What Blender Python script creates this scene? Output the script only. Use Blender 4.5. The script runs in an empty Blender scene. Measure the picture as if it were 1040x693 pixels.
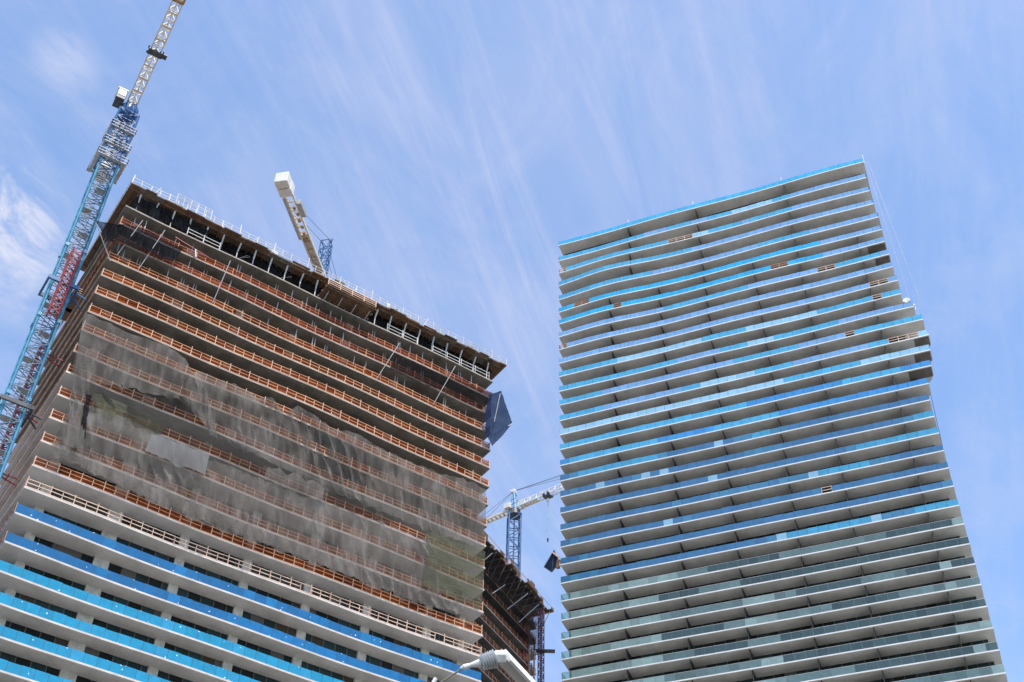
import bpy, bmesh, math, random
from mathutils import Vector, Matrix, noise
random.seed(7)
S = bpy.context.scene
COL = S.collection
R = math.radians

# ------------------------------------------------------------------ camera frame (photo survey)
FPX, TH, RO = 1286.51742, 0.769054539, 0.0289295449
OW, OH = 1040.0, 693.0
EYE = Vector((0, 0, 1.7))
Fv = Vector((0, math.cos(TH), math.sin(TH)))
_R = Vector((1, 0, 0)); _U = _R.cross(Fv)
Rv = _R * math.cos(RO) + _U * math.sin(RO)
Uv = -_R * math.sin(RO) + _U * math.cos(RO)
def ray(x, y): return Fv + Rv * ((x - OW / 2) / FPX) - Uv * ((y - OH / 2) / FPX)
def at_dist(x, y, D):
    d = ray(x, y); return EYE + d * (D / math.hypot(d.x, d.y))
def on_z(x, y, z):
    d = ray(x, y); return EYE + d * ((z - EYE.z) / d.z)

class Frame:
    """local frame of a tower: x along the facade, y inwards, z up"""
    def __init__(s, ox, oy, yaw):
        s.o = Vector((ox, oy, 0)); s.a = yaw
        s.x = Vector((math.cos(yaw), math.sin(yaw), 0)); s.y = Vector((-math.sin(yaw), math.cos(yaw), 0))
    def loc(s, P):
        d = P - s.o; return Vector((d.dot(s.x), d.dot(s.y), P.z))
    def world(s, x, y, z): return s.o + s.x * x + s.y * y + Vector((0, 0, z))
    def front(s, px, py, off=0.0):
        """point of the plane y=off seen at a pixel, local coordinates"""
        d = ray(px, py); t = ((s.o + s.y * off) - EYE).dot(s.y) / d.dot(s.y)
        return s.loc(EYE + d * t)
LF = Frame(-50.858, 107.420, math.atan2(0.5533, 0.8330))
RF = Frame(8.5729, 165.583, math.atan2(-0.3804, 0.9248))

# ------------------------------------------------------------------ materials
MATS = {}
def newmat(name):
    m = bpy.data.materials.new(name); m.use_nodes = True
    nt = m.node_tree; b = nt.nodes['Principled BSDF']
    MATS[name] = m
    return m, nt, b
def N(nt, t, **kw):
    n = nt.nodes.new(t)
    for k, v in kw.items(): setattr(n, k, v)
    return n
def coords(nt, scale=(1, 1, 1)):
    tc = N(nt, 'ShaderNodeTexCoord'); mp = N(nt, 'ShaderNodeMapping')
    mp.inputs['Scale'].default_value = scale
    nt.links.new(tc.outputs['Object'], mp.inputs['Vector']); return mp.outputs['Vector']
def mottled(name, c1, c2, scale=0.6, rough=0.8, stretch=(1, 1, 1), metallic=0.0, detail=6, bump=0.0, spec=0.5, lo=0.35, hi=0.65):
    m, nt, b = newmat(name)
    v = coords(nt, stretch)
    n = N(nt, 'ShaderNodeTexNoise'); n.inputs['Scale'].default_value = scale; n.inputs['Detail'].default_value = detail
    n.inputs['Roughness'].default_value = 0.65
    nt.links.new(v, n.inputs['Vector'])
    r = N(nt, 'ShaderNodeValToRGB'); r.color_ramp.elements[0].position = lo; r.color_ramp.elements[1].position = hi
    r.color_ramp.elements[0].color = (*c1, 1); r.color_ramp.elements[1].color = (*c2, 1)
    nt.links.new(n.outputs['Fac'], r.inputs['Fac']); nt.links.new(r.outputs['Color'], b.inputs['Base Color'])
    b.inputs['Roughness'].default_value = rough; b.inputs['Metallic'].default_value = metallic
    b.inputs['Specular IOR Level'].default_value = spec
    if bump:
        bp = N(nt, 'ShaderNodeBump'); bp.inputs['Strength'].default_value = bump
        nt.links.new(n.outputs['Fac'], bp.inputs['Height']); nt.links.new(bp.outputs['Normal'], b.inputs['Normal'])
    return m
mottled('painted_concrete', (.47, .455, .425), (.63, .61, .58), .3, .75)
mottled('slab_edge_white', (.58, .56, .53), (.72, .71, .69), .5, .6)
mottled('slab_edge_tan', (.44, .40, .36), (.60, .56, .52), .6, .7)
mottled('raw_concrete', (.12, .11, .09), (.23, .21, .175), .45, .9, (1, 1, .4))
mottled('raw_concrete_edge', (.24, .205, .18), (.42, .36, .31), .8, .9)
mottled('pier_concrete', (.36, .36, .33), (.55, .55, .50), 1.4, .85)
mottled('tower_soffit', (.52, .505, .465), (.68, .665, .62), .3, .8)
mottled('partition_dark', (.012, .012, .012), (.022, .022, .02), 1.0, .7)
mottled('timber_pale', (.50, .32, .22), (.64, .46, .35), 1.2, .8)
mottled('timber_orange', (.30, .11, .045), (.62, .30, .14), .45, .8)
mottled('timber_red', (.16, .04, .025), (.44, .15, .08), .45, .8)
mottled('plywood_brown', (.07, .042, .025), (.19, .11, .06), .55, .85, (1, .25, 1))
mottled('plywood_grey', (.10, .09, .08), (.2, .18, .15), .6, .85)
mottled('steel_white', (.66, .65, .63), (.80, .79, .77), 1.0, .5)
mottled('steel_dull_white', (.42, .40, .37), (.66, .64, .61), .5, .6)
mottled('steel_galv', (.32, .32, .31), (.48, .48, .47), 2.0, .5, metallic=.2)
mottled('steel_dark', (.03, .035, .04), (.07, .075, .08), 2.0, .5)
mottled('crane_cyan', (.05, .22, .34), (.10, .32, .45), 1.2, .45)
mottled('crane_brace', (.05, .09, .13), (.12, .2, .26), 1.0, .6)
mottled('crane_blue', (.015, .07, .20), (.035, .14, .32), 1.2, .45)
mottled('crane_cream', (.56, .48, .35), (.74, .68, .56), 1.0, .55)
mottled('crane_rust', (.30, .14, .05), (.5, .3, .15), 1.0, .7)
mottled('hoist_red', (.16, .01, .018), (.30, .025, .035), 1.5, .5)
mottled('hoist_purple', (.09, .02, .045), (.17, .045, .08), 1.5, .5)
mottled('counterweight_white', (.62, .60, .54), (.74, .72, .66), 1.0, .8)
mottled('pole_white', (.66, .65, .61), (.80, .79, .75), 3.0, .45)
mottled('pole_beige', (.46, .43, .37), (.60, .57, .50), 2.5, .6)
mottled('insulator_grey', (.50, .51, .50), (.62, .63, .62), 6, .3)
mottled('wire_brown', (.22, .19, .12), (.3, .27, .2), 6, .6)
mottled('asphalt', (.045, .045, .045), (.075, .075, .07), .4, .9, bump=.1)
mottled('paving', (.20, .195, .18), (.27, .26, .24), .06, .9)
mottled('skin', (.35, .2, .13), (.4, .24, .16), 9, .6)
mottled('vest', (.7, .72, .5), (.8, .8, .6), 9, .7)
mottled('hardhat', (.05, .05, .06), (.07, .07, .08), 9, .4)

# dark window wall with real-looking pane variation
m, nt, b = newmat('window_dark')
v = coords(nt)
sx = N(nt, 'ShaderNodeSeparateXYZ'); nt.links.new(v, sx.inputs[0])
def fl(sock, step):
    a = N(nt, 'ShaderNodeMath', operation='DIVIDE'); a.inputs[1].default_value = step
    f_ = N(nt, 'ShaderNodeMath', operation='FLOOR'); nt.links.new(sock, a.inputs[0]); nt.links.new(a.outputs[0], f_.inputs[0]); return f_.outputs[0], a.outputs[0]
add = N(nt, 'ShaderNodeMath', operation='ADD'); nt.links.new(sx.outputs[0], add.inputs[0]); nt.links.new(sx.outputs[1], add.inputs[1])
fx, ax = fl(add.outputs[0], 1.55); fz, az_ = fl(sx.outputs[2], 3.3)
cb = N(nt, 'ShaderNodeCombineXYZ'); nt.links.new(fx, cb.inputs[0]); nt.links.new(fz, cb.inputs[1])
wn = N(nt, 'ShaderNodeTexWhiteNoise', noise_dimensions='2D'); nt.links.new(cb.outputs[0], wn.inputs['Vector'])
rp = N(nt, 'ShaderNodeValToRGB'); rp.color_ramp.interpolation = 'CONSTANT'
e = rp.color_ramp.elements; e[0].color = (.006, .012, .014, 1); e[0].position = 0
e[1].color = (.012, .03, .034, 1); e[1].position = .4
for p_, c_ in ((.7, (.02, .045, .05, 1)), (.86, (.09, .09, .085, 1)), (.95, (.05, .04, .03, 1))):
    k = e.new(p_); k.color = c_
nt.links.new(wn.outputs['Value'], rp.inputs['Fac'])
fr = N(nt, 'ShaderNodeMath', operation='FRACT'); nt.links.new(ax, fr.inputs[0])
cmpn = N(nt, 'ShaderNodeMath', operation='LESS_THAN'); cmpn.inputs[1].default_value = .06; nt.links.new(fr.outputs[0], cmpn.inputs[0])
mx = N(nt, 'ShaderNodeMix', data_type='RGBA'); nt.links.new(cmpn.outputs[0], mx.inputs[0])
nt.links.new(rp.outputs[0], mx.inputs[6]); mx.inputs[7].default_value = (.10, .11, .11, 1)
nt.links.new(mx.outputs[2], b.inputs['Base Color']); b.inputs['Roughness'].default_value = .12

def netmat(name, c1, c2, alpha, ascale=(6, 6, .6), spread=.25, transl=.5):
    """woven debris netting: part open weave (transparent), part lit fibre"""
    m, nt, b = newmat(name); nt.nodes.remove(b)
    out = nt.nodes['Material Output']
    v = coords(nt, ascale)
    n = N(nt, 'ShaderNodeTexNoise'); n.inputs['Scale'].default_value = .5; n.inputs['Detail'].default_value = 8
    nt.links.new(v, n.inputs['Vector'])
    v2 = coords(nt, (.25, .25, .5)); n2 = N(nt, 'ShaderNodeTexNoise'); n2.inputs['Scale'].default_value = 1.0; nt.links.new(v2, n2.inputs['Vector'])
    r = N(nt, 'ShaderNodeValToRGB'); r.color_ramp.elements[0].position = .3; r.color_ramp.elements[1].position = .7
    r.color_ramp.elements[0].color = (*c1, 1); r.color_ramp.elements[1].color = (*c2, 1)
    nt.links.new(n.outputs['Fac'], r.inputs['Fac'])
    d = N(nt, 'ShaderNodeBsdfDiffuse'); t = N(nt, 'ShaderNodeBsdfTranslucent'); tr = N(nt, 'ShaderNodeBsdfTransparent')
    nt.links.new(r.outputs[0], d.inputs[0]); nt.links.new(r.outputs[0], t.inputs[0])
    m1 = N(nt, 'ShaderNodeMixShader'); m1.inputs[0].default_value = transl
    nt.links.new(d.outputs[0], m1.inputs[1]); nt.links.new(t.outputs[0], m1.inputs[2])
    ad = N(nt, 'ShaderNodeMath', operation='ADD'); nt.links.new(n.outputs['Fac'], ad.inputs[0]); nt.links.new(n2.outputs['Fac'], ad.inputs[1])
    mr = N(nt, 'ShaderNodeMapRange'); mr.inputs['From Min'].default_value = .7; mr.inputs['From Max'].default_value = 1.3
    mr.inputs['To Min'].default_value = alpha - spread; mr.inputs['To Max'].default_value = alpha + spread
    nt.links.new(ad.outputs[0], mr.inputs['Value'])
    m2 = N(nt, 'ShaderNodeMixShader'); nt.links.new(mr.outputs[0], m2.inputs[0])
    nt.links.new(tr.outputs[0], m2.inputs[1]); nt.links.new(m1.outputs[0], m2.inputs[2])
    nt.links.new(m2.outputs[0], out.inputs['Surface'])
    return m
netmat('net_grey', (.17, .155, .135), (.34, .31, .28), .50, (1.6, 1.6, .35), spread=.16, transl=.4)
netmat('net_light', (.26, .26, .255), (.34, .34, .33), .72, (1.6, 1.6, .35), spread=.1, transl=.4)
netmat('net_green', (.10, .11, .07), (.20, .20, .14), .60, (.6, .6, 8), spread=.15, transl=.4)
netmat('net_black', (.006, .007, .009), (.02, .022, .026), .80, spread=.15, transl=.2)
netmat('net_gap_shade', (.03, .03, .028), (.07, .068, .062), .45, (1.6, 1.6, .35), spread=.15, transl=.4)
netmat('net_thin_black', (.008, .008, .01), (.025, .022, .022), .62, spread=.15, transl=.2)
netmat('net_navy', (.015, .03, .07), (.03, .05, .11), .9, spread=.06, transl=.4)
netmat('mesh_red', (.16, .03, .012), (.42, .10, .025), .55, (.35, .35, .35), spread=.3, transl=.3)

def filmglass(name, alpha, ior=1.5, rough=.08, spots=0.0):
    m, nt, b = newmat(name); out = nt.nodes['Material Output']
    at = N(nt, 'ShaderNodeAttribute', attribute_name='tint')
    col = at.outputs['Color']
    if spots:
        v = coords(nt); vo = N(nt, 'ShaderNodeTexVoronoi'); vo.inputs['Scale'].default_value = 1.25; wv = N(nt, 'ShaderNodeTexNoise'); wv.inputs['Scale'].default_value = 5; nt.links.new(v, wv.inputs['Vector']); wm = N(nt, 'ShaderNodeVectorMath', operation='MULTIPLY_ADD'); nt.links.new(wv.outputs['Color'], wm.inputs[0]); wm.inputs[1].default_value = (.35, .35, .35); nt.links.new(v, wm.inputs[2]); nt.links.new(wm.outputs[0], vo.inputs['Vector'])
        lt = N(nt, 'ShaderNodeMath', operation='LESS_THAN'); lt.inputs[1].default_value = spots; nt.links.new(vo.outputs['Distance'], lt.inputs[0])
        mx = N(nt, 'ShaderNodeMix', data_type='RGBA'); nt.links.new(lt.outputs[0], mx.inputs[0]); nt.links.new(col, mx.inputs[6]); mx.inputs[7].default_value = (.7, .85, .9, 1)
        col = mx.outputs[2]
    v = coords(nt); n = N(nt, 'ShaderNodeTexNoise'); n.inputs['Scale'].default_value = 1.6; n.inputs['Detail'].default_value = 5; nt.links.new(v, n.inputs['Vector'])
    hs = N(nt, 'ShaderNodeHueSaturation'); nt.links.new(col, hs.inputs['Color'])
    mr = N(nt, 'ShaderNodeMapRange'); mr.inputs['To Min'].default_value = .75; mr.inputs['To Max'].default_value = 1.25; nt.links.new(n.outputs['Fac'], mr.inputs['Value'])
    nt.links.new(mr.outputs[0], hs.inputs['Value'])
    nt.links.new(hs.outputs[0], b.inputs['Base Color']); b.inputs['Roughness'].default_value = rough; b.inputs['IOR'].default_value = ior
    tr = N(nt, 'ShaderNodeBsdfTransparent'); tr.inputs[0].default_value = (.75, .9, .88, 1)
    ms = N(nt, 'ShaderNodeMixShader'); ms.inputs[0].default_value = alpha
    nt.links.new(tr.outputs[0], ms.inputs[1]); nt.links.new(b.outputs[0], ms.inputs[2]); nt.links.new(ms.outputs[0], out.inputs['Surface'])
    return m
filmglass('film_glass', .93, 1.45, .2)
filmglass('film_glass_labelled', .97, 1.45, .25, .09)
filmglass('clear_glass', .62, 1.7, .04)
filmglass('corner_glass', .22, 1.5, .04)

# ------------------------------------------------------------------ mesh builder
class MB:
    def __init__(s): s.v = []; s.f = []; s.mi = []; s.tint = []; s.cur = (0, (1, 1, 1))
    def setm(s, i=0, tint=(1, 1, 1)): s.cur = (i, tint)
    def face(s, idx): s.f.append(idx); s.mi.append(s.cur[0]); s.tint.append(s.cur[1])
    def hexa(s, p):
        n = len(s.v); s.v += [tuple(q) for q in p]
        for q in ((0, 3, 2, 1), (4, 5, 6, 7), (0, 1, 5, 4), (1, 2, 6, 5), (2, 3, 7, 6), (3, 0, 4, 7)):
            s.face(tuple(n + k for k in q))
    def box(s, x0, x1, y0, y1, z0, z1):
        s.hexa([(x0, y0, z0), (x1, y0, z0), (x1, y1, z0), (x0, y1, z0), (x0, y0, z1), (x1, y0, z1), (x1, y1, z1), (x0, y1, z1)])
    def bar(s, a, b, w, h=None):
        a = Vector(a); b = Vector(b); h = h or w; d = (b - a)
        if d.length < 1e-6: return
        d.normalize(); up = Vector((0, 0, 1)) if abs(d.z) < .95 else Vector((1, 0, 0))
        u = d.cross(up).normalized(); t = u.cross(d)
        u *= w / 2; t *= h / 2
        s.hexa([a - u - t, a + u - t, a + u + t, a - u + t, b - u - t, b + u - t, b + u + t, b - u + t])
    def tube(s, a, b, r0, r1=None, n=10):
        a = Vector(a); b = Vector(b); r1 = r0 if r1 is None else r1; d = (b - a).normalized()
        up = Vector((0, 0, 1)) if abs(d.z) < .95 else Vector((1, 0, 0)); u = d.cross(up).normalized(); t = u.cross(d)
        k = len(s.v)
        for q, r in ((a, r0), (b, r1)):
            for i in range(n):
                an = 2 * math.pi * i / n; s.v.append(tuple(q + u * (r * math.cos(an)) + t * (r * math.sin(an))))
        for i in range(n):
            j = (i + 1) % n; s.face((k + i, k + j, k + n + j, k + n + i))
        s.face(tuple(k + i for i in range(n - 1, -1, -1))); s.face(tuple(k + n + i for i in range(n)))
    def prism(s, poly, z0, z1, side=0, bottom=0, top=0):
        """vertical prism of a plan polygon (counter-clockwise)"""
        n = len(poly); k = len(s.v)
        s.v += [(p[0], p[1], z0) for p in poly] + [(p[0], p[1], z1) for p in poly]
        s.setm(bottom); s.face(tuple(k + i for i in range(n - 1, -1, -1)))
        s.setm(top); s.face(tuple(k + n + i for i in range(n)))
        s.setm(side)
        for i in range(n):
            j = (i + 1) % n; s.face((k + i, k + j, k + n + j, k + n + i))
    def grid(s, pts, nu, nv):
        k = len(s.v); s.v += [tuple(p) for p in pts]
        for i in range(nu - 1):
            for j in range(nv - 1): s.face((k + i * nv + j, k + (i + 1) * nv + j, k + (i + 1) * nv + j + 1, k + i * nv + j + 1))
    def build(s, name, mats, parent=None, smooth=False):
        if isinstance(mats, str): mats = [mats]
        me = bpy.data.meshes.new(name); me.from_pydata(s.v, [], s.f)
        for m_ in mats: me.materials.append(MATS[m_])
        me.polygons.foreach_set('material_index', s.mi)
        if smooth: me.polygons.foreach_set('use_smooth', [True] * len(s.f))
        if any(t != (1, 1, 1) for t in s.tint):
            a = me.color_attributes.new('tint', 'FLOAT_COLOR', 'CORNER'); k = 0; buf = []
            for p, t in zip(s.f, s.tint): buf += [t[0], t[1], t[2], 1.0] * len(p)
            a.data.foreach_set('color', buf)
        me.update(); o = bpy.data.objects.new(name, me); COL.objects.link(o)
        if parent: o.parent = parent
        return o
def thing(name, label, cat, loc=(0, 0, 0), rz=0, group=None):
    o = bpy.data.objects.new(name, None); COL.objects.link(o); o.location = loc; o.rotation_euler = (0, 0, rz)
    o.empty_display_size = .5
    tag(o, label, cat, group); return o
def tag(o, label=None, cat=None, group=None, kind=None):
    if label: o['label'] = label
    if cat: o['category'] = cat
    if group: o['group'] = group
    if kind: o['kind'] = kind
    return o
def at_frame(fr): return (fr.o.x, fr.o.y, 0), fr.a

# ------------------------------------------------------------------ ground
b_ = MB(); b_.box(-2600, 2600, -2600, 2600, -1, 0); tag(b_.build('ground', 'paving'), kind='structure')
b_ = MB(); b_.box(-400, 400, -9, 30, .002, .004); b_.setm(1)
for i in range(-40, 40): b_.box(i * 10, i * 10 + 3, 10.4, 10.55, .005, .008)
tag(b_.build('road', ['asphalt', 'slab_edge_white']), kind='structure')
b_ = MB(); b_.box(-400, 400, 30.01, 34, .002, .13); b_.box(-400, 400, -13, -9.01, .002, .13); tag(b_.build('pavement', 'paving'), kind='structure')

# ================================================================== RIGHT TOWER
ZR = [188.52, 184.11, 180.47, 176.86, 173.13, 169.78, 166.63, 163.29, 160.04, 156.62, 153.43, 150.0, 146.84, 143.33, 140.16, 136.97, 133.56, 130.31, 127.04, 123.78, 120.42, 117.2, 113.91, 110.51, 107.33, 104.01, 100.73, 97.46, 94.1, 90.85, 87.62, 84.35]
WR = [59.5, 59.2, 59.2, 59.3, 59.5, 59.4, 59.4, 59.5, 59.5, 59.7, 59.6, 61., 61.8, 62., 61.6, 61.1, 60.] + [59.5] * 20
while len(ZR) < 36: ZR.append(ZR[-1] - 3.3)
BR = [0, 0, .5, .95, .6, .5, .45, .4, .3, .3, .2] + [.1] * 40
DEP_R = 24.0
def fr_y(i, s):   # balcony front wave of the right tower
    return -BR[i] * math.exp(-((s - 9) / 7.5) ** 2) + .12 * math.sin(s * .21 + i * .5) * (1 if i < 12 else .3)
def front_line(fn, i, w, n=40): return [(w * k / n, fn(i, w * k / n)) for k in range(n + 1)]
RT = thing('apartment_tower', 'nearly finished glass balcony tower filling the right of the view', 'building', *at_frame(RF))
SL = .19
def film_sky_colour(i, s):  # film blues, with shades of reflected sky put into the panel colours
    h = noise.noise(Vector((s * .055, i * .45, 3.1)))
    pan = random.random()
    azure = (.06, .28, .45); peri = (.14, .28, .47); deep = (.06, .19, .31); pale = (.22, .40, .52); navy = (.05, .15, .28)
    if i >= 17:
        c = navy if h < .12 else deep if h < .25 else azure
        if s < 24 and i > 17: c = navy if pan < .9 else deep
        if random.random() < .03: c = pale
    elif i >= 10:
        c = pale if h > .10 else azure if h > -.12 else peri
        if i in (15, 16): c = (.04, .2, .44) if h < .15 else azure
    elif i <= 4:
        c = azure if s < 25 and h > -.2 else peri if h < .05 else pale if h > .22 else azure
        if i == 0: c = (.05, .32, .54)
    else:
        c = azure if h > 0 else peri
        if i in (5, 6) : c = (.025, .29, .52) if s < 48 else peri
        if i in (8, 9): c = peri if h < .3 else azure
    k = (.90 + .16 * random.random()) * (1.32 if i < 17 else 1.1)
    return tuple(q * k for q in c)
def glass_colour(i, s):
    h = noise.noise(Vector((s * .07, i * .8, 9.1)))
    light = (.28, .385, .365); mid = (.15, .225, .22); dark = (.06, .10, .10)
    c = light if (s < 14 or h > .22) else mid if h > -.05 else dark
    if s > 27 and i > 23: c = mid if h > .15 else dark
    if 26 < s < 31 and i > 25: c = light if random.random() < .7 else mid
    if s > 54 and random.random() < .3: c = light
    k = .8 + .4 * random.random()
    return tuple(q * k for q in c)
# places where panes are missing and a temporary timber guard stands: (floor, px0, px1, py)
GAPS = [(2, 684, 698, 243), (5, 784, 797, 271), (6, 833, 842, 270), (9, 883, 900, 287), (10, 884, 893, 301), (12, 861, 870, 336),
        (13, 905, 931, 341), (5, 588, 594, 308), (6, 626, 633, 311), (2, 567.5, 573, 275), (8, 567.5, 573, 353), (22, 831, 841, 497)]
def gap_ranges():
    out = {}
    for (i, a, b2, y) in GAPS:
        ya = RF.front(a, y).x; yb = RF.front(b2, y).x
        # pick the floor whose slab is nearest below
        z = RF.front((a + b2) / 2, y).z; j = min(range(len(ZR)), key=lambda q: abs(ZR[q] + .5 - z))
        out.setdefault(j, []).append((max(0, ya), yb))
    return out
GR = gap_ranges()
PH = 1.12
for i, z in enumerate(ZR):
    w = WR[i]; fl_ = front_line(fr_y, i, w)
    poly = fl_ + ([(w, DEP_R), (0, DEP_R)] if w < 60 else [(w, 2.2), (w - .5, 3.4), (59.5, 4.6), (59.5, DEP_R), (0, DEP_R)])
    m_ = MB(); m_.prism(poly, z - SL, z, 1, 0, 0)
    slab = m_.build('floor_slab', ['tower_soffit', 'slab_edge_white'], RT)
    if i > 32: continue
    # glass railing: one panel at a time round the front and both ends
    g_ = MB(); p_ = MB(); gu = MB(); hasg = False
    filmed = i < 24
    pw = 1.52; n = int(w / pw); pw = w / n
    for k in range(n):
        s0, s1 = k * pw + .02, (k + 1) * pw - .02
        if any(a - .3 <= (s0 + s1) / 2 <= b2 + .3 for a, b2 in GR.get(i, [])):
            hasg = True
            if g_.f: g_.build('glass_railing', ['film_glass'] if filmed else ['clear_glass', 'corner_glass'], RT)
            g_ = MB()
            for zz in (.55, 1.05): gu.bar((s0 - .02, fr_y(i, s0) + .1, z + zz), (s1 + .02, fr_y(i, s1) + .1, z + zz), .05, .11)
            gu.bar((s0, fr_y(i, s0) + .14, z), (s0, fr_y(i, s0) + .14, z + 1.15), .09)
            gu.bar((s1, fr_y(i, s1) + .14, z), (s1, fr_y(i, s1) + .14, z + 1.15), .09)
            continue
        if filmed: c = film_sky_colour(i, s0)
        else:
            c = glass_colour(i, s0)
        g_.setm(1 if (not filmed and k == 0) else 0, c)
        y0, y1 = fr_y(i, s0) + .07, fr_y(i, s1) + .07
        tw = random.uniform(-.012, .012)
        zt = z + PH + (random.uniform(-.05, .03) if filmed else 0)
        g_.hexa([(s0, y0, z + .03), (s1, y1, z + .03), (s1, y1 + .02, z + .03), (s0, y0 + .02, z + .03),
                 (s0, y0 + tw, zt), (s1, y1 + tw, zt), (s1, y1 + .02 + tw, zt), (s0, y0 + .02 + tw, zt)])
        p_.bar((s0 - .02, y0 + .07, z), (s0 - .02, y0 + .07, z + PH + .06), .05); p_.bar((s0 - .03, y0 + .05, z + .04), (s1 + .03, y1 + .05, z + .04), .06)
        if filmed and random.random() < .6: p_.bar((s0 + pw * .5, y0 + .05, z + .03), (s0 + pw * .5, y0 + .05, z + PH + .07), .05, .04)
    ne = int(2.6 / 1.3) + (0 if i < 12 else 0)
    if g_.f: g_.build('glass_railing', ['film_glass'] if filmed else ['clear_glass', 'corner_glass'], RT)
    for xs in (0.06, w - .08):
        g_ = MB(); p_.bar((xs + .01, .05, z + .04), (xs + .01, 2.7 if (xs < 1 or w > 60) else 18.3, z + .04), .04)
        for k in range(2 if xs < 1 or w > 60 else 14):
            y0 = .12 + k * 1.3
            g_.setm(0 if filmed else 1, film_sky_colour(i, 0) if filmed else (.10, .17, .18))
            g_.box(xs, xs + .02, y0, y0 + 1.26, z + .03, z + PH)
            p_.bar((xs + .01, y0, z), (xs + .01, y0, z + PH + .03), .05)
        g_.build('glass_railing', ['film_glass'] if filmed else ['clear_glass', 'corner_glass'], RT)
    p_.bar((0, fr_y(i, 0) + .1, z + PH + .02), (0, 2.6, z + PH + .02), .05)
    if i >= 24:
        for k in range(40): 
            a, c2 = w * k / 40, w * (k + 1) / 40
            p_.bar((a, fr_y(i, a) + .09, z + PH + .02), (c2, fr_y(i, c2) + .09, z + PH + .02), .05)
    p_.build('railing_post_row', 'steel_dark' if filmed else 'steel_galv', RT)
    if hasg:
        gu.build('timber_guard', 'timber_orange' if i in (5, 6, 8) else 'timber_pale', RT)
# window wall set 2.5 m back, end walls
m_ = MB()
for i in range(len(ZR) - 1):
    w = WR[i]; x0, x1 = .35, min(w, 59.5) - 1.0
    m_.box(x0, x1, 2.55, DEP_R - 2.4, ZR[i + 1] + .002, ZR[i] - SL - .002)
m_.build('window_wall', 'window_dark', RT)
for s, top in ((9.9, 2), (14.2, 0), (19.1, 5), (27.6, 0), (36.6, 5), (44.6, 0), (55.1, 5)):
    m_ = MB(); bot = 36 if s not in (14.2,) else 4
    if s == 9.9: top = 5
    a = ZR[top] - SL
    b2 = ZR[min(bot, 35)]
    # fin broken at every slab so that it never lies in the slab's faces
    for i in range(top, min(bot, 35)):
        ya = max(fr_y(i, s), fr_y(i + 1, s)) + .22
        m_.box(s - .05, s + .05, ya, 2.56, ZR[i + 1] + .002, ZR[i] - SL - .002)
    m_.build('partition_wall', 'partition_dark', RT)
# darker unpainted soffit ends on some right-hand balconies
for i, a in ((6, 56.3), (7, 57), (13, 59.6), (14, 59.0), (15, 57.5)):
    m_ = MB(); m_.box(a, WR[i] - .12, .25, 2.5, ZR[i] - SL - .03, ZR[i] - SL - .004); m_.build('soffit_patch', 'plywood_grey', RT)
# roof parapet band and little mast lights
m_ = MB(); m_.box(6, 54, 5, 19, ZR[0], ZR[0] + 1.0); m_.build('plant_room', 'painted_concrete', RT)
for px_, py_ in ((638, 228), (704, 211), (794, 186), (878, 166)):
    q = RF.front(px_, py_, .2); m_ = MB()
    m_.tube((q.x, .3, ZR[0]), (q.x, .3, ZR[0] + 1.9), .045, .04, 8); m_.tube((q.x, .3, ZR[0] + 1.9), (q.x, .3, ZR[0] + 2.1), .10, .08, 8)
    m_.build('mast_light', 'steel_white', RT)
# lower shaft, below the frame
m_ = MB(); m_.box(1.2, 58.4, 2.5, DEP_R - 2, 0.004, ZR[-1] - SL - .01); m_.build('lower_wall', 'window_dark', RT)
for k in range(20):
    z = 3.4 + k * 3.45
    if z < ZR[-1] - 2:
        m_ = MB(); m_.box(0, 59.5, 0, DEP_R, z - SL, z); m_.build('floor_slab', ['slab_edge_white'], RT)

# ================================================================== LEFT TOWER
ZL = [128.36, 124.95, 121.73, 118.31, 115.15, 111.92, 108.64, 105.57, 102.11, 98.94, 95.5, 92.15, 88.79, 85.38, 82.36, 79.0, 75.4]
while len(ZL) < 25: ZL.append(ZL[-1] - 3.3)
WL = 57.96; DEP_L = 20.5
def fl_y(i, s):
    t = math.sin(math.pi * max(0, min(1, s / WL)))
    a = 0 if i <= 3 else -.2 if i == 4 else -.5 if i <= 8 else -.1 if i <= 11 else .45
    return a * t + .12 * math.sin(s * .23 + i * .7)
LT = thing('unfinished_tower', 'big tower under construction on the left, wrapped in grey nets above blue filmed balconies', 'building', *at_frame(LF))
SL2 = .21
def guard_line(mb, fn, x0, x1, z, step=1.3, inset=.1, rails=(.12, .62, 1.10), rot=None, wob=.02):
    """timber guard rail along the facade; fn(s)->y"""
    n = max(1, round((x1 - x0) / step)); st = (x1 - x0) / n
    P = lambda s, dz, dy=0: (s, fn(s) + inset + dy, z + dz)
    for k in range(n + 1):
        s = x0 + k * st; big = k % 2 == 0
        mb.setm(0); j = random.uniform(-.06, .06)
        mb.bar(P(s, 0, .05), P(s + j * .3, 1.2 + (random.uniform(.05, .3) if big else -.05), .05), .16 if big else .08, .08)
    for h in rails:
        for k in range(n):
            s = x0 + k * st; mb.setm(1)
            if h == rails[1] and random.random() < .05: continue
            mb.bar(P(s, h + random.uniform(-wob, wob)), P(s + st, h + random.uniform(-wob, wob)), .05, .10)
def side_guard(mb, x, y0, y1, z, step=1.3, rails=(.62, 1.10)):
    n = max(1, round((y1 - y0) / step)); st = (y1 - y0) / n
    for k in range(n + 1):
        y = y0 + k * st; mb.setm(0); mb.bar((x, y, z), (x, y, z + 1.25), .10, .08)
    mb.setm(1)
    for h in rails:
        mb.bar((x - .04, y0, z + h), (x - .04, y1, z + h), .05, .11)
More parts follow.
